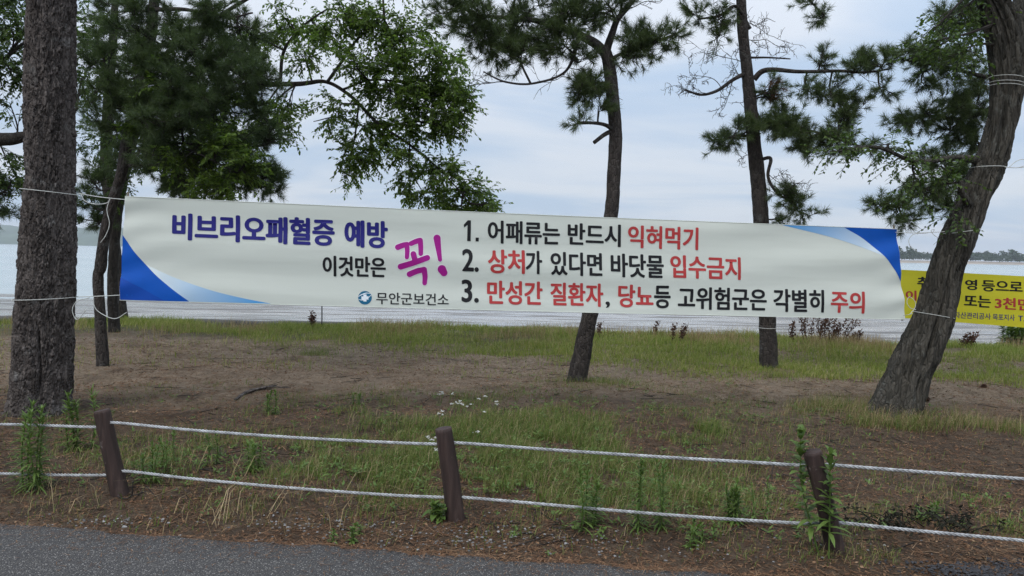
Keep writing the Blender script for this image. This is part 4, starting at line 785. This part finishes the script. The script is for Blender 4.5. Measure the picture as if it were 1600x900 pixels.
M['rope'] = plain('grey_white_rope', (.34, .345, .35), .8, .4, 25.)
def rope(pts, label):
    p = np.array([at(a, b, Y_) for a, b, Y_ in pts]); sag = np.zeros(len(p)); n = 1500
    c = spline(p, n); T_, A, B = frames(c); s = np.concatenate([[0], np.cumsum(np.linalg.norm(np.diff(c, axis=0), axis=1))]); b = MB()
    for k in range(3):
        an = 2 * PI * (s / .075 + k / 3.); tube(b, c + .0054 * (A * np.cos(an)[:, None] + B * np.sin(an)[:, None]), .0044, 6, n)
    o = b.build('rope', M['rope']); return tag(o, label, 'rope', 'ropes of the low fence')
rope([(-560, 650, 5.25), (-250, 661, 5.02), (0, 663, 4.8), (80, 665, 4.72), (150, 667, 4.66), (172, 660, 4.65), (300, 672, 4.55), (450, 683, 4.45), (600, 691, 4.38), (690, 694, 4.33), (716, 692, 4.32), (850, 702, 4.24), (1000, 712, 4.15), (1150, 721, 4.06), (1255, 727, 4.0), (1290, 726, 3.98), (1420, 736, 3.9), (1600, 748.5, 3.78), (1900, 770, 3.6)], 'upper of the two twisted white fence ropes')
rope([(-560, 730, 5.25), (-250, 736, 5.02), (0, 740, 4.8), (80, 742, 4.72), (168, 742, 4.66), (194, 736, 4.65), (300, 748, 4.55), (450, 762, 4.45), (600, 773, 4.38), (692, 777, 4.33), (722, 777, 4.32), (850, 788, 4.24), (1000, 801, 4.15), (1150, 812, 4.06), (1262, 818, 4.0), (1312, 817, 3.97), (1420, 828, 3.9), (1600, 845, 3.78), (1900, 874, 3.6)], 'lower of the two twisted white fence ropes')
wb_ = MB(); M['black'] = plain('black_wire', (.012, .012, .012), .6, .1, 5.)
tube(wb_, pp([(184, 776), (196, 779), (206, 773), (208, 752)], 4.58), .004, 6, 24); tube(wb_, pp([(206, 774), (216, 772), (228, 768)], 4.62), .003, 6, 12)
tag(wb_.build('wire', M['black']), 'black wire scrap at the foot of the split-topped post', 'wire')

# ------------------------------------------------------------------ grass, litter, gravel
def blades(mb, x, y, h, wd, bend, m=0):
    n = len(x); z = gz(x, y) - .008; p = np.column_stack([x, y, z]); an = rng.uniform(0, 2 * PI, n); d = np.column_stack([np.cos(an), np.sin(an), np.zeros(n)])
    s = np.column_stack([-np.sin(an + .6), np.cos(an + .6), np.zeros(n)]); h = h[:, None]; wd = (wd if np.ndim(wd) else np.full(n, wd))[:, None]; bend = bend[:, None]; up_ = np.array([0, 0, 1.])
    q1 = p + up_ * h * .5 + d * h * bend * .22; q2 = p + up_ * h * (1 - .35 * bend) + d * h * bend * .8
    mb.add(np.stack([p - s * wd / 2, p + s * wd / 2, q1 + s * wd * .4, q1 - s * wd * .4, q2], 1).reshape(-1, 3), np.arange(n)[:, None] * 5 + np.array([[0, 1, 2, 3]]), np.arange(n)[:, None] * 5 + np.array([[3, 2, 4]]), m)
def inside(x, y): return (y > EDGE(x) + .06)
def patchy(x, y, sc, lo, hi): return rng.random(len(x)) < sstep(lo, hi, fbm(x * sc + 11, y * sc + 3, o=4))
# the green bank by the beach
b = MB(); n = 260000; x = rng.uniform(-13, 13, n); y = rng.uniform(9.3, 15.5, n)
pxx = 800 + F * x / y; near = np.interp(pxx, [0, 250, 480, 700, 900, 1050, 1200, 1400, 1600], [14.2, 13.4, 12.0, 11.5, 10.8, 9.8, 9.6, 9.7, 9.5])
keep = rng.random(n) < (.04 + .96 * sstep(-.5, 1.1, y - near + 1.6 * (fbm(x * .8, y * .8, o=3) - .5)))
keep &= patchy(x, y, .9, .18, .5) & (y < 15.4 - .13 * np.maximum(x, 0)); x, y = x[keep], y[keep]
h = rng.uniform(.05, .15, len(x)) * (.7 + .8 * vnoise(x * 1.1, y * 1.1)) * (1 + .35 * sstep(13.5, 15.2, y)) * .9; blades(b, x, y, h, rng.uniform(.004, .009, len(x)), rng.uniform(.15, 1.2, len(x)), 0)
n = 30000; x = 13 - 26 * rng.random(n) ** 1.5; y = np.minimum(rng.normal(14.3, .9, n), 15.4) - .12 * np.maximum(x, 0); k = patchy(x, y, .8, .42, .62) & (y < 15.4 - .13 * np.maximum(x, 0)); x, y = x[k], y[k]
blades(b, x, y, rng.uniform(.12, .33, len(x)), rng.uniform(.004, .007, len(x)), rng.uniform(.1, .6, len(x)), 1)
tag(b.build('bank_grass', [M['grass_bank'], M['straw']]), 'green and straw-coloured grass along the edge of the beach', 'grass', kind='stuff')
# grass patches in the foreground: px, py, sx_m, sy_m, count, height, dry share
b = MB()
patches = [(30, 672, .28, .12, 260, .1, .3), (110, 668, .2, .1, 260, .13, .15), (1370, 668, .2, .1, 420, .16, .35), (1430, 668, .22, .1, 420, .16, .35), (1201, 590, .2, .1, 300, .12, .2), (898, 616, .2, .1, 240, .09, .2), (760, 700, .75, .55, 7000, .16, .06), (860, 690, .8, .5, 6000, .15, .08), (680, 735, .5, .35, 3500, .15, .06), (1000, 720, .8, .5, 3400, .13, .1), (960, 660, 1.0, .5, 1500, .08, .15), (880, 770, .7, .25, 2600, .13, .1), (1050, 780, .8, .25, 1800, .11, .12), (610, 700, .5, .45, 2500, .13, .1), (520, 720, .5, .35, 2000, .12, .15),
           (440, 730, .5, .3, 1200, .11, .15), (300, 720, .5, .3, 1100, .12, .15), (240, 700, .4, .3, 800, .1, .15), (60, 720, .6, .35, 800, .1, .15), (350, 790, .9, .15, 1400, .1, .35), (700, 645, .9, .4, 2200, .1, .1), (600, 640, .8, .35, 1200, .09, .12), (1290, 640, .4, .3, 1500, .18, .3), (1200, 650, .8, .4, 700, .09, .25), (1100, 640, .7, .4, 500, .07, .25),
           (1500, 670, .6, .25, 1700, .18, .35), (1590, 665, .5, .3, 1300, .18, .35), (1098, 680, .10, .07, 420, .17, .02), (497, 549, .22, .2, 500, .14, .05), (935, 605, .35, .15, 500, .14, .1), (1560, 830, .4, .12, 800, .07, .02), (1450, 800, .6, .2, 700, .09, .2), (1150, 840, .8, .1, 500, .08, .3), (1420, 870, .6, .05, 500, .08, .1), (1000, 600, 1.2, .8, 1500, .08, .2), (150, 560, 1.0, .8, 600, .1, .1), (1200, 760, 1.2, .3, 1200, .09, .3)]
for px, py, sx, sy, n, hh, dry in patches:
    n = int(n * 1.9); hh *= .88; dry = min(.45, dry * 1.3 + .03)
    g = ground_at(px, py); x = rng.normal(g[0], sx, n); y = rng.normal(g[1], sy, n); k = inside(x, y) & patchy(x, y, 2.6, .36, .62); x, y = x[k], y[k]; n = len(x)
    d = rng.random(n) < dry
    h = hh * rng.uniform(.35, 1.15, n); wd = rng.uniform(.002, .0046, n); bd = rng.uniform(.2, 1.35, n)
    blades(b, x[~d], y[~d], h[~d], wd[~d], bd[~d], 0); blades(b, x[d], y[d], h[d] * 1.3, wd[d] * .7, bd[d], 1)
n = 9000; x = rng.uniform(-5.5, 6.5, n); y = rng.uniform(3.9, 8.5, n); k = inside(x, y) & patchy(x, y, 1.3, .42, .62); x, y = x[k], y[k]; blades(b, x, y, rng.uniform(.03, .1, len(x)), .005, rng.uniform(.2, 1, len(x)), 0)
for px, py, sx, sy, n in ((700, 740, .8, .35, 260), (900, 720, .9, .4, 300), (1020, 770, .7, .25, 160), (480, 740, .8, .3, 200), (260, 740, .5, .25, 110), (1150, 830, .9, .1, 90), (840, 650, 1., .4, 160), (1250, 660, .9, .4, 120), (1500, 800, .5, .2, 30), (420, 660, 1., .6, 60), (1100, 600, 1.5, .6, 90)):
    n = int(n * .55); g = ground_at(px, py); x = rng.normal(g[0], sx, n); y = rng.normal(g[1], sy, n); k = inside(x, y); x, y = x[k], y[k]; n = len(x); q_ = np.repeat(np.column_stack([x, y, gz(x, y) + rng.uniform(.0, .07, n)]), 9, 0); nn = n * 9; an = rng.uniform(0, 2 * PI, nn)
    leaves(b, q_ + rng.normal(0, .012, (nn, 3)) * [1, 1, .8], np.column_stack([np.cos(an), np.sin(an), rng.normal(.35, .3, nn)]), np.tile([0, 0, 1.], (nn, 1)) + rng.normal(0, .3, (nn, 3)), rng.uniform(.018, .05, nn), rng.uniform(.006, .018, nn), 2)
tag(b.build('verge_grass', [M['grass_green'], M['straw'], M['weed']]), 'patchy green grass on the brown ground around the fence', 'grass', kind='stuff')
# dry stalks lying and leaning near the posts
b = MB()
for px, py, n, sx in ((335, 800, 26, .28), (450, 800, 30, .25), (560, 800, 12, .3), (110, 790, 14, .2), (590, 770, 10, .3), (1370, 640, 14, .12), (380, 750, 16, .4), (950, 770, 14, .5), (260, 740, 12, .3)):
    g = ground_at(px, py); x = rng.normal(g[0], sx, n); y = rng.normal(g[1], .12, n); k = inside(x, y); blades(b, x[k], y[k], rng.uniform(.12, .36, k.sum()), .0045, rng.uniform(.5, 1.7, k.sum()), 0)
tag(b.build('dry_stalks', [M['straw']]), 'thin straw-coloured dead stalks scattered along the road verge', 'dead stalks', kind='stuff')
# fallen needles and leaf scraps
b = MB(); n = 150000
y = 3.6 + 10.5 * rng.random(n) ** 1.5; x = rng.uniform(-1, 1, n) * (y * .8 + .6); k = (y > EDGE(x) - .05 * rng.random(n)) & (rng.random(n) < .35 + .65 * sstep(.35, .6, fbm(x * 1.5, y * 1.5, o=3))); x, y = x[k], y[k]; n = len(x)
z = np.maximum(gz(x, y), np.where(y < EDGE(x), .018, -9)) + .003; an = rng.uniform(0, 2 * PI, n); ln = rng.uniform(.025, .085, n)
d = np.column_stack([np.cos(an), np.sin(an), rng.normal(.06, .1, n)]) * ln[:, None]; s = np.column_stack([-np.sin(an), np.cos(an), rng.normal(0, .2, n)]) * (.0012 + .00028 * y)[:, None]
p = np.column_stack([x, y, z]); b.add(np.stack([p - s, p + s, p + d], 1).reshape(-1, 3), None, np.arange(n * 3).reshape(-1, 3))
n = 30000; y = 3.6 + 8.5 * rng.random(n) ** 1.4; x = rng.uniform(-1, 1, n) * (y * .8 + .6); k = y > EDGE(x) - .03; x, y = x[k], y[k]; n = len(x); p = np.column_stack([x, y, gz(x, y) + .004]); p[:, 2] = np.maximum(p[:, 2], np.where(y < EDGE(x), .02, -9))
an = rng.uniform(0, 2 * PI, n); leaves(b, p, np.column_stack([np.cos(an), np.sin(an), rng.normal(.1, .2, n)]), np.column_stack([rng.normal(0, .5, n), rng.normal(0, .5, n), np.ones(n)]), rng.uniform(.008, .03, n) * (.7 + .08 * y), rng.uniform(.005, .016, n) * (.7 + .08 * y))
n = 2600; x = rng.uniform(-4, 3, n); y = EDGE(x) - rng.exponential(.16, n); an = rng.uniform(0, 2 * PI, n); ln = rng.uniform(.02, .07, n); p = np.column_stack([x, y, np.full(n, .0215)])
d = np.column_stack([np.cos(an), np.sin(an), 0 * an + .03]) * ln[:, None]; q_ = np.column_stack([-np.sin(an), np.cos(an), 0 * an]) * .0016
b.add(np.stack([p - q_, p + q_, p + d], 1).reshape(-1, 3), None, np.arange(n * 3).reshape(-1, 3))
tag(b.build('leaf_litter', M['litter'], smooth=False), 'reddish brown fallen pine needles and leaf scraps on the ground', 'leaf litter', kind='stuff')
b = MB(); n = 1500; y = 3.9 + 9 * rng.random(n) ** 1.3; x = rng.uniform(-1, 1, n) * (y * .8 + .6); k = inside(x, y) & patchy(x, y, 1.1, .35, .6); x, y = x[k], y[k]; n = len(x)
an = rng.normal(0, 1.0, n); ln = rng.uniform(.05, .28, n); A = np.column_stack([x, y, gz(x, y) + .006]); x2, y2 = x + ln * np.cos(an), y + ln * np.sin(an); B = np.column_stack([x2, y2, gz(x2, y2) + .008])
twigs(b, A, B, .0042, .002); tag(b.build('fallen_twigs', M['twig']), 'small dark dead twigs strewn over the bare ground', 'twigs', kind='stuff')
def stones(name, label, pts, sz, m):
    b = MB(); base = np.array([[1, 0, 0], [0, 1, 0], [-1, 0, 0], [0, -1, 0], [0, 0, .7], [0, 0, -.5], [.6, .6, .35], [-.6, .6, .3], [-.6, -.6, .35], [.6, -.6, .3]], float)
    tri = np.array([[6, 4, 0], [6, 1, 4], [6, 0, 1], [7, 4, 1], [7, 2, 4], [7, 1, 2], [8, 4, 2], [8, 3, 4], [8, 2, 3], [9, 4, 3], [9, 0, 4], [9, 3, 0], [0, 5, 1], [1, 5, 2], [2, 5, 3], [3, 5, 0]])
    for (x, y), s in zip(pts, sz):
        a = rng.uniform(0, 2 * PI); c_, s_ = math.cos(a), math.sin(a); v = base * s * rng.uniform(.6, 1.2, base.shape); v = v @ np.array([[c_, s_, 0], [-s_, c_, 0], [0, 0, 1]])
        b.add(v + np.array([x, y, max(float(gz(x, y)), .0 if y > EDGE(np.array(x)) else .015) + s * .2]), None, tri)
    return tag(b.build(name, m, smooth=False), label, 'gravel', kind='stuff')
mg = foliage('pale_gravel', [(.1, (.08, .075, .072)), (.6, (.15, .145, .14)), (.95, (.36, .35, .34))], 0., .85, .2, 3.)
pts = []
for px, py, sx, sy, n in ((780, 835, .35, .1, 150), (700, 850, .6, .05, 70), (500, 820, .25, .08, 90), (160, 815, .2, .06, 70), (1180, 850, .7, .12, 60), (980, 860, .6, .06, 50), (600, 800, 1.6, .3, 80), (1350, 780, 1., .35, 70)):
    g = ground_at(px, py); q = np.column_stack([rng.normal(g[0], sx, n), rng.normal(g[1], sy, n)]); pts.append(q[q[:, 1] > EDGE(q[:, 0]) - .1])
pts = np.concatenate(pts); stones('gravel', 'loose pale gravel along the edge of the asphalt', pts, rng.uniform(.003, .011, len(pts)), mg)
g = ground_at(1560, 893); md = foliage('tarry_gravel', [(.1, (.012, .012, .013)), (.9, (.05, .05, .055))], 0., .8, .3, 3.)
pts = np.column_stack([rng.normal(g[0], .22, 900), rng.normal(g[1], .06, 900)]); stones('asphalt_crumbs', 'black crumbled asphalt beside the leaf-covered verge', pts, rng.uniform(.004, .013, 900), md)

# ------------------------------------------------------------------ individual plants
def strip_leaf(mb, p, d, ln, wd, droop, m=0):
    d = unit(d); s = unit(np.cross(d, [0, 0, 1.]) + 1e-6); k = np.array([0, .3, .65, 1.]); wv = np.array([.35, 1., .8, .03]) * wd / 2
    c = p + d * (k * ln)[:, None]; c[:, 2] -= droop * ln * k ** 2
    up_ = np.cross(s, d); v = np.empty((4, 3, 3)); v[:, 0] = c - s * wv[:, None] + up_ * wv[:, None] * .35; v[:, 1] = c; v[:, 2] = c + s * wv[:, None] + up_ * wv[:, None] * .35
    q = [[i * 3 + j, i * 3 + j + 1, i * 3 + j + 4, i * 3 + j + 3] for i in range(3) for j in range(2)]; mb.add(v.reshape(-1, 3), q, None, m)
def weed(px, py, Yd, h, label, nst=1, nl=60, ll=.085, lw=.011, spread=.06, lean=(0, 0), group='green weeds by the rope fence', name='weed', start=.06):
    g = ground_at(px, py) if Yd is None else at(px, py, Yd); b = np.array([g[0], g[1], float(gz(g[0], g[1]))]); root = thing(name, b, label, 'weed', group); lb = MB()
    nl = int(nl * 1.5); lw *= 1.2
    for _ in range(nst):
        sb_ = MB(); hs = h * rng.uniform(.72, 1.05) if nst > 1 else h; q = b + np.array([rng.normal(0, spread), rng.normal(0, spread * .6), -.02]); top = q + np.array([lean[0] + rng.normal(0, .05) * hs, lean[1] + rng.normal(0, .05) * hs, hs])
        p = tube(sb_, [q, (q + top) / 2 + rng.normal(0, .015, 3), top], [.005, .004, .002], 6, 20); sb_.build('stem', M['weed'], root)
        for k in range(nl):
            t = start + (1 - start) * (k + .5) / nl; c = p[min(19, int(t * 19.99))]; a = k * 2.4 + rng.normal(0, .3); el = .15 + .95 * t ** 2 + rng.normal(0, .2)
            l_ = ll * (1.35 - .55 * t) * rng.uniform(.75, 1.15); strip_leaf(lb, c, np.array([math.cos(a) * math.cos(el), math.sin(a) * math.cos(el), math.sin(el)]), l_, lw * rng.uniform(.8, 1.2), rng.uniform(.1, .5))
    lb.build('foliage', M['weed'], root); return root
weed(68, 765, None, .62, 'tall feathery green weed in front of the thick left trunk', 5, 50, .1, .011, .07)
weed(112, 702, None, .5, 'feathery weed rising against the right side of the thick trunk base', 4, 46, .1, .011, .06)
weed(400, 740, None, .22, 'bushy green weed between the split-topped post and the middle post', 4, 34, .07, .010, .05)
weed(428, 655, None, .24, 'small dark weed growing alone on the bare dirt beyond the ropes', 3, 30, .06, .012, .03)
weed(560, 645, None, .12, 'tiny green sprout on the dirt left of the white flowers', 3, 20, .04, .01, .03)
weed(240, 750, None, .26, 'low feathery weeds just right of the split-topped post', 5, 30, .07, .009, .12)
weed(290, 735, None, .24, 'pair of soft green weeds over the lower rope near the split-topped post', 4, 32, .07, .009, .09)
weed(687, 812, None, .10, 'broad-leaved seedling at the left foot of the middle post', 4, 9, .06, .03, .03)
weed(928, 825, None, .36, 'feathery weed crossing the lower rope right of the middle post', 4, 44, .075, .009, .04)
weed(1015, 832, None, .46, 'tallest weed crossing both ropes, between middle and leaning posts', 4, 52, .075, .009, .05)
weed(1140, 815, None, .25, 'soft bright weed touching the lower rope before the leaning post', 5, 34, .07, .009, .05)
weed(1180, 812, None, .26, 'thin spindly weed beside the soft bright weed at the lower rope', 2, 26, .05, .008, .03)
weed(1092, 845, None, .12, 'low leafy weed on the verge below the lower rope', 5, 16, .05, .012, .05)
weed(545, 835, None, .10, 'small green weed on the verge left of the middle post', 4, 16, .04, .010, .05)
weed(1279, 858, 3.93, .66, 'leafy weed climbing in front of the dark leaning post', 1, 40, .095, .028, .006, lean=(-.09, .0), name='weed', start=.2)
weed(1296, 866, 3.87, .58, 'second leafy stem hugging the right side of the dark leaning post', 1, 34, .095, .025, .006, lean=(-.03, .02), start=.25)
weed(1460, 815, None, .1, 'small dark weed behind the fallen twigs under the lower rope', 4, 14, .05, .012, .06)
weed(1582, 545, 14.2, .5, 'dark leafy bush on the bank under the yellow banner', 9, 40, .12, .05, .2)
weed(1603, 548, 14.0, .4, 'green bush at the right frame edge on the beach bank', 8, 40, .12, .05, .2)

def dock(px, py, Yd, h, label, n=5, sp=.12, lean=.15, group='brown seeding dock plants on the bank'):
    g = at(px, py, Yd); b = np.array([g[0], g[1], float(gz(g[0], g[1]))]); root = thing('dock_plant', b, label, 'plant', group)
    for k in range(n):
        sb_ = MB(); fb_ = MB()
        hs = h * rng.uniform(.6, 1.); q = b + np.array([rng.normal(0, sp), rng.normal(0, .06), 0]); top = q + np.array([lean * hs + rng.normal(0, .12) * hs, 0, hs]); p = tube(sb_, [q, (q + top) / 2 - np.array([.03, 0, 0]), top], [.008, .006, .003], 5, 16)
        A = p[rng.integers(5, 16, 70)] + rng.normal(0, .022, (70, 3)); leaves(fb_, A, rand_unit(70) + np.array([0, 0, .5]), rand_unit(70), rng.uniform(.03, .06, 70), rng.uniform(.02, .035, 70))
        sb_.build('stem', M['seed'], root); fb_.build('seed_head', M['seed'], root, smooth=False)
dock(1237, 546, 13.6, .48, 'thin pair of brown seed stalks nearest the pine foot on the bank', 2, .05, .0)
dock(1266, 546, 13.6, .50, 'short brown seed stalks left of the dense brown clump', 3, .06, .02)
dock(1288, 545, 13.6, .58, 'densest clump of brown seed stalks on the bank', 6, .09, .1)
dock(1310, 545, 13.6, .55, 'brown seed stalks bending right beside the dense clump', 5, .08, .35)
dock(1345, 545, 13.8, .3, 'low pale brown seed stalks right of the bending ones', 3, .1, .1)
dock(1508, 546, 13.6, .32, 'low brown seed stalks under the yellow banner', 5, .1, .4)
dock(1062, 542, 13.4, .33, 'small brown seed stalks near the middle of the bank', 3, .06, .2)
dock(1022, 528, 14.6, .42, 'single dark seed stalk under the red lettering on the beach edge', 1, .02, .02)
dock(936, 528, 14.2, .42, 'single dark seed stalk just right of the centre pine', 1, .02, .0)
dock(492, 524, 14.8, .32, 'dark bare weed beside the thin black stick', 3, .06, .0)
b = MB(); tube(b, pp([(502, 520), (503, 500), (503, 476)], 14.8), .012, 6, 12); g = at(502, 517, 14.8)
tag(b.build('stick', M['black']), 'thin black stick standing upright at the beach edge', 'stick')

def flower(px, py, h, k):
    g = ground_at(px, py); b = np.array([g[0], g[1], float(gz(g[0], g[1]))]); root = thing('white_flower', b, 'small white wildflower cluster on a thin stem in the grass behind the middle post', 'flower', 'white wildflowers'); 
    for _ in range(k):
        sb_ = MB(); fb_ = MB(); q = b + np.array([rng.normal(0, .03), rng.normal(0, .02), -.02]); t = q + np.array([rng.normal(0, .03), 0, h * rng.uniform(.8, 1.1)]); tube(sb_, [q, t], [.0025, .0015], 4, 4); n = 16
        A = t + np.column_stack([rng.normal(0, .009, n), rng.normal(0, .009, n), rng.normal(0, .004, n)]); leaves(fb_, A, np.column_stack([rng.normal(0, 1, n), rng.normal(0, 1, n), rng.normal(.3, .3, n)]), np.tile([0, -.4, 1.], (n, 1)) + rng.normal(0, .2, (n, 3)), rng.uniform(.008, .014, n), rng.uniform(.007, .011, n))
        sb_.build('stem', M['weed'], root); fb_.build('flower_head', M['flower'], root, smooth=False)
for px, py, k in ((688, 640, 3), (700, 642, 1), (712, 658, 4), (726, 660, 3), (760, 647, 2), (769, 653, 2), (689, 672, 3), (670, 712, 3), (745, 700, 1), (681, 738, 1), (752, 670, 1)): flower(px, py, .13, k)

# cones, fallen branch, twig pile
def cone(px, py, label):
    g = ground_at(px, py); z = float(gz(g[0], g[1])); b = MB(); c = np.array([g[0], g[1], z + .024]); n = 110; k = np.arange(n); ph = k * 2.39996; t = (k + .5) / n
    r = .026 * np.sin(PI * (.12 + .8 * t)); p = c + np.column_stack([r * np.cos(ph), r * np.sin(ph), .05 * (t - .5)]); d = np.column_stack([np.cos(ph), np.sin(ph), .6 + 0 * t]); leaves(b, p, d, np.column_stack([0 * t, 0 * t, 1 + 0 * t]), np.full(n, .018), np.full(n, .016))
    tube(b, [c - [0, 0, .025], c, c + [0, 0, .024]], [.012, .022, .006], 10, 10); tag(b.build('pine_cone', M['seed'], smooth=False), label, 'pine cone', 'fallen pine cones')
cone(1448, 626, 'fallen pine cone lying close to the leaning trunk'); cone(1537, 608, 'fallen pine cone farther off on the path beyond the leaning trunk')
b = MB(); q = [ground_at(*a) for a in ((368, 628), (385, 619), (405, 614), (432, 608))]; q = [np.array([a[0], a[1], float(gz(a[0], a[1])) + .015]) for a in q]; tube(b, q, [.014, .02, .016, .007], 9, 30, disp=disp_thin)
q2 = [q[1], q[1] + np.array([.18, .12, .04]), q[1] + np.array([.42, .2, .02])]; tube(b, q2, [.014, .009, .004], 6, 12)
tag(b.build('fallen_branch', M['bark_pine']), 'grey fallen branch lying on the bare dirt', 'branch')
b = MB()
for k in range(60):
    g = ground_at(rng.uniform(1345, 1520), rng.uniform(820, 845)); a = rng.uniform(0, 2 * PI); l_ = rng.uniform(.05, .22); z = float(gz(g[0], g[1])) + .01; e = np.array([g[0] + l_ * math.cos(a), g[1] + .5 * l_ * math.sin(a), z + rng.uniform(0, .07)]); s_ = np.array([g[0], g[1], z]); tube(b, [s_, (s_ + e) / 2 + [0, 0, .02], e], [.004, .003, .002], 4, 6)
    n = 6; leaves(b, np.repeat(e[None], n, 0) + rng.normal(0, .02, (n, 3)), rand_unit(n), rand_unit(n), rng.uniform(.02, .04, n), rng.uniform(.012, .02, n))
mt = foliage('withered_twigs', [(.1, (.012, .012, .01)), (.5, (.022, .022, .016)), (.9, (.04, .042, .026))], .05, .9, .1)
tag(b.build('twig_pile', mt), 'dark withered leafy twigs lying behind the lower rope', 'twigs')

# ------------------------------------------------------------------ haze over the water
HAZE = .0002
bpy_mesh = bpy.data.meshes.new('haze'); bm = bmesh.new(); bmesh.ops.create_cube(bm, size=1.0)
for v in bm.verts: v.co = (v.co.x * 8600, 1250 + v.co.y * 5100, -6 + (v.co.z + .5) * 120)
bm.to_mesh(bpy_mesh); bm.free(); ho = bpy.data.objects.new('haze', bpy_mesh); COL.objects.link(ho)
m, nt, out = mat('haze_air'); pv = N(nt, 'ShaderNodeVolumePrincipled', Density=HAZE, Anisotropy=.2); pv.inputs['Color'].default_value = (.86, .92, 1, 1); L(nt, pv.outputs[0], out.inputs['Volume'])
bpy_mesh.materials.append(m); tag(ho, 'thin pale haze over the water', 'haze', kind='stuff')
for o in list(bpy.data.objects):
    if '_o' in o: del o['_o']
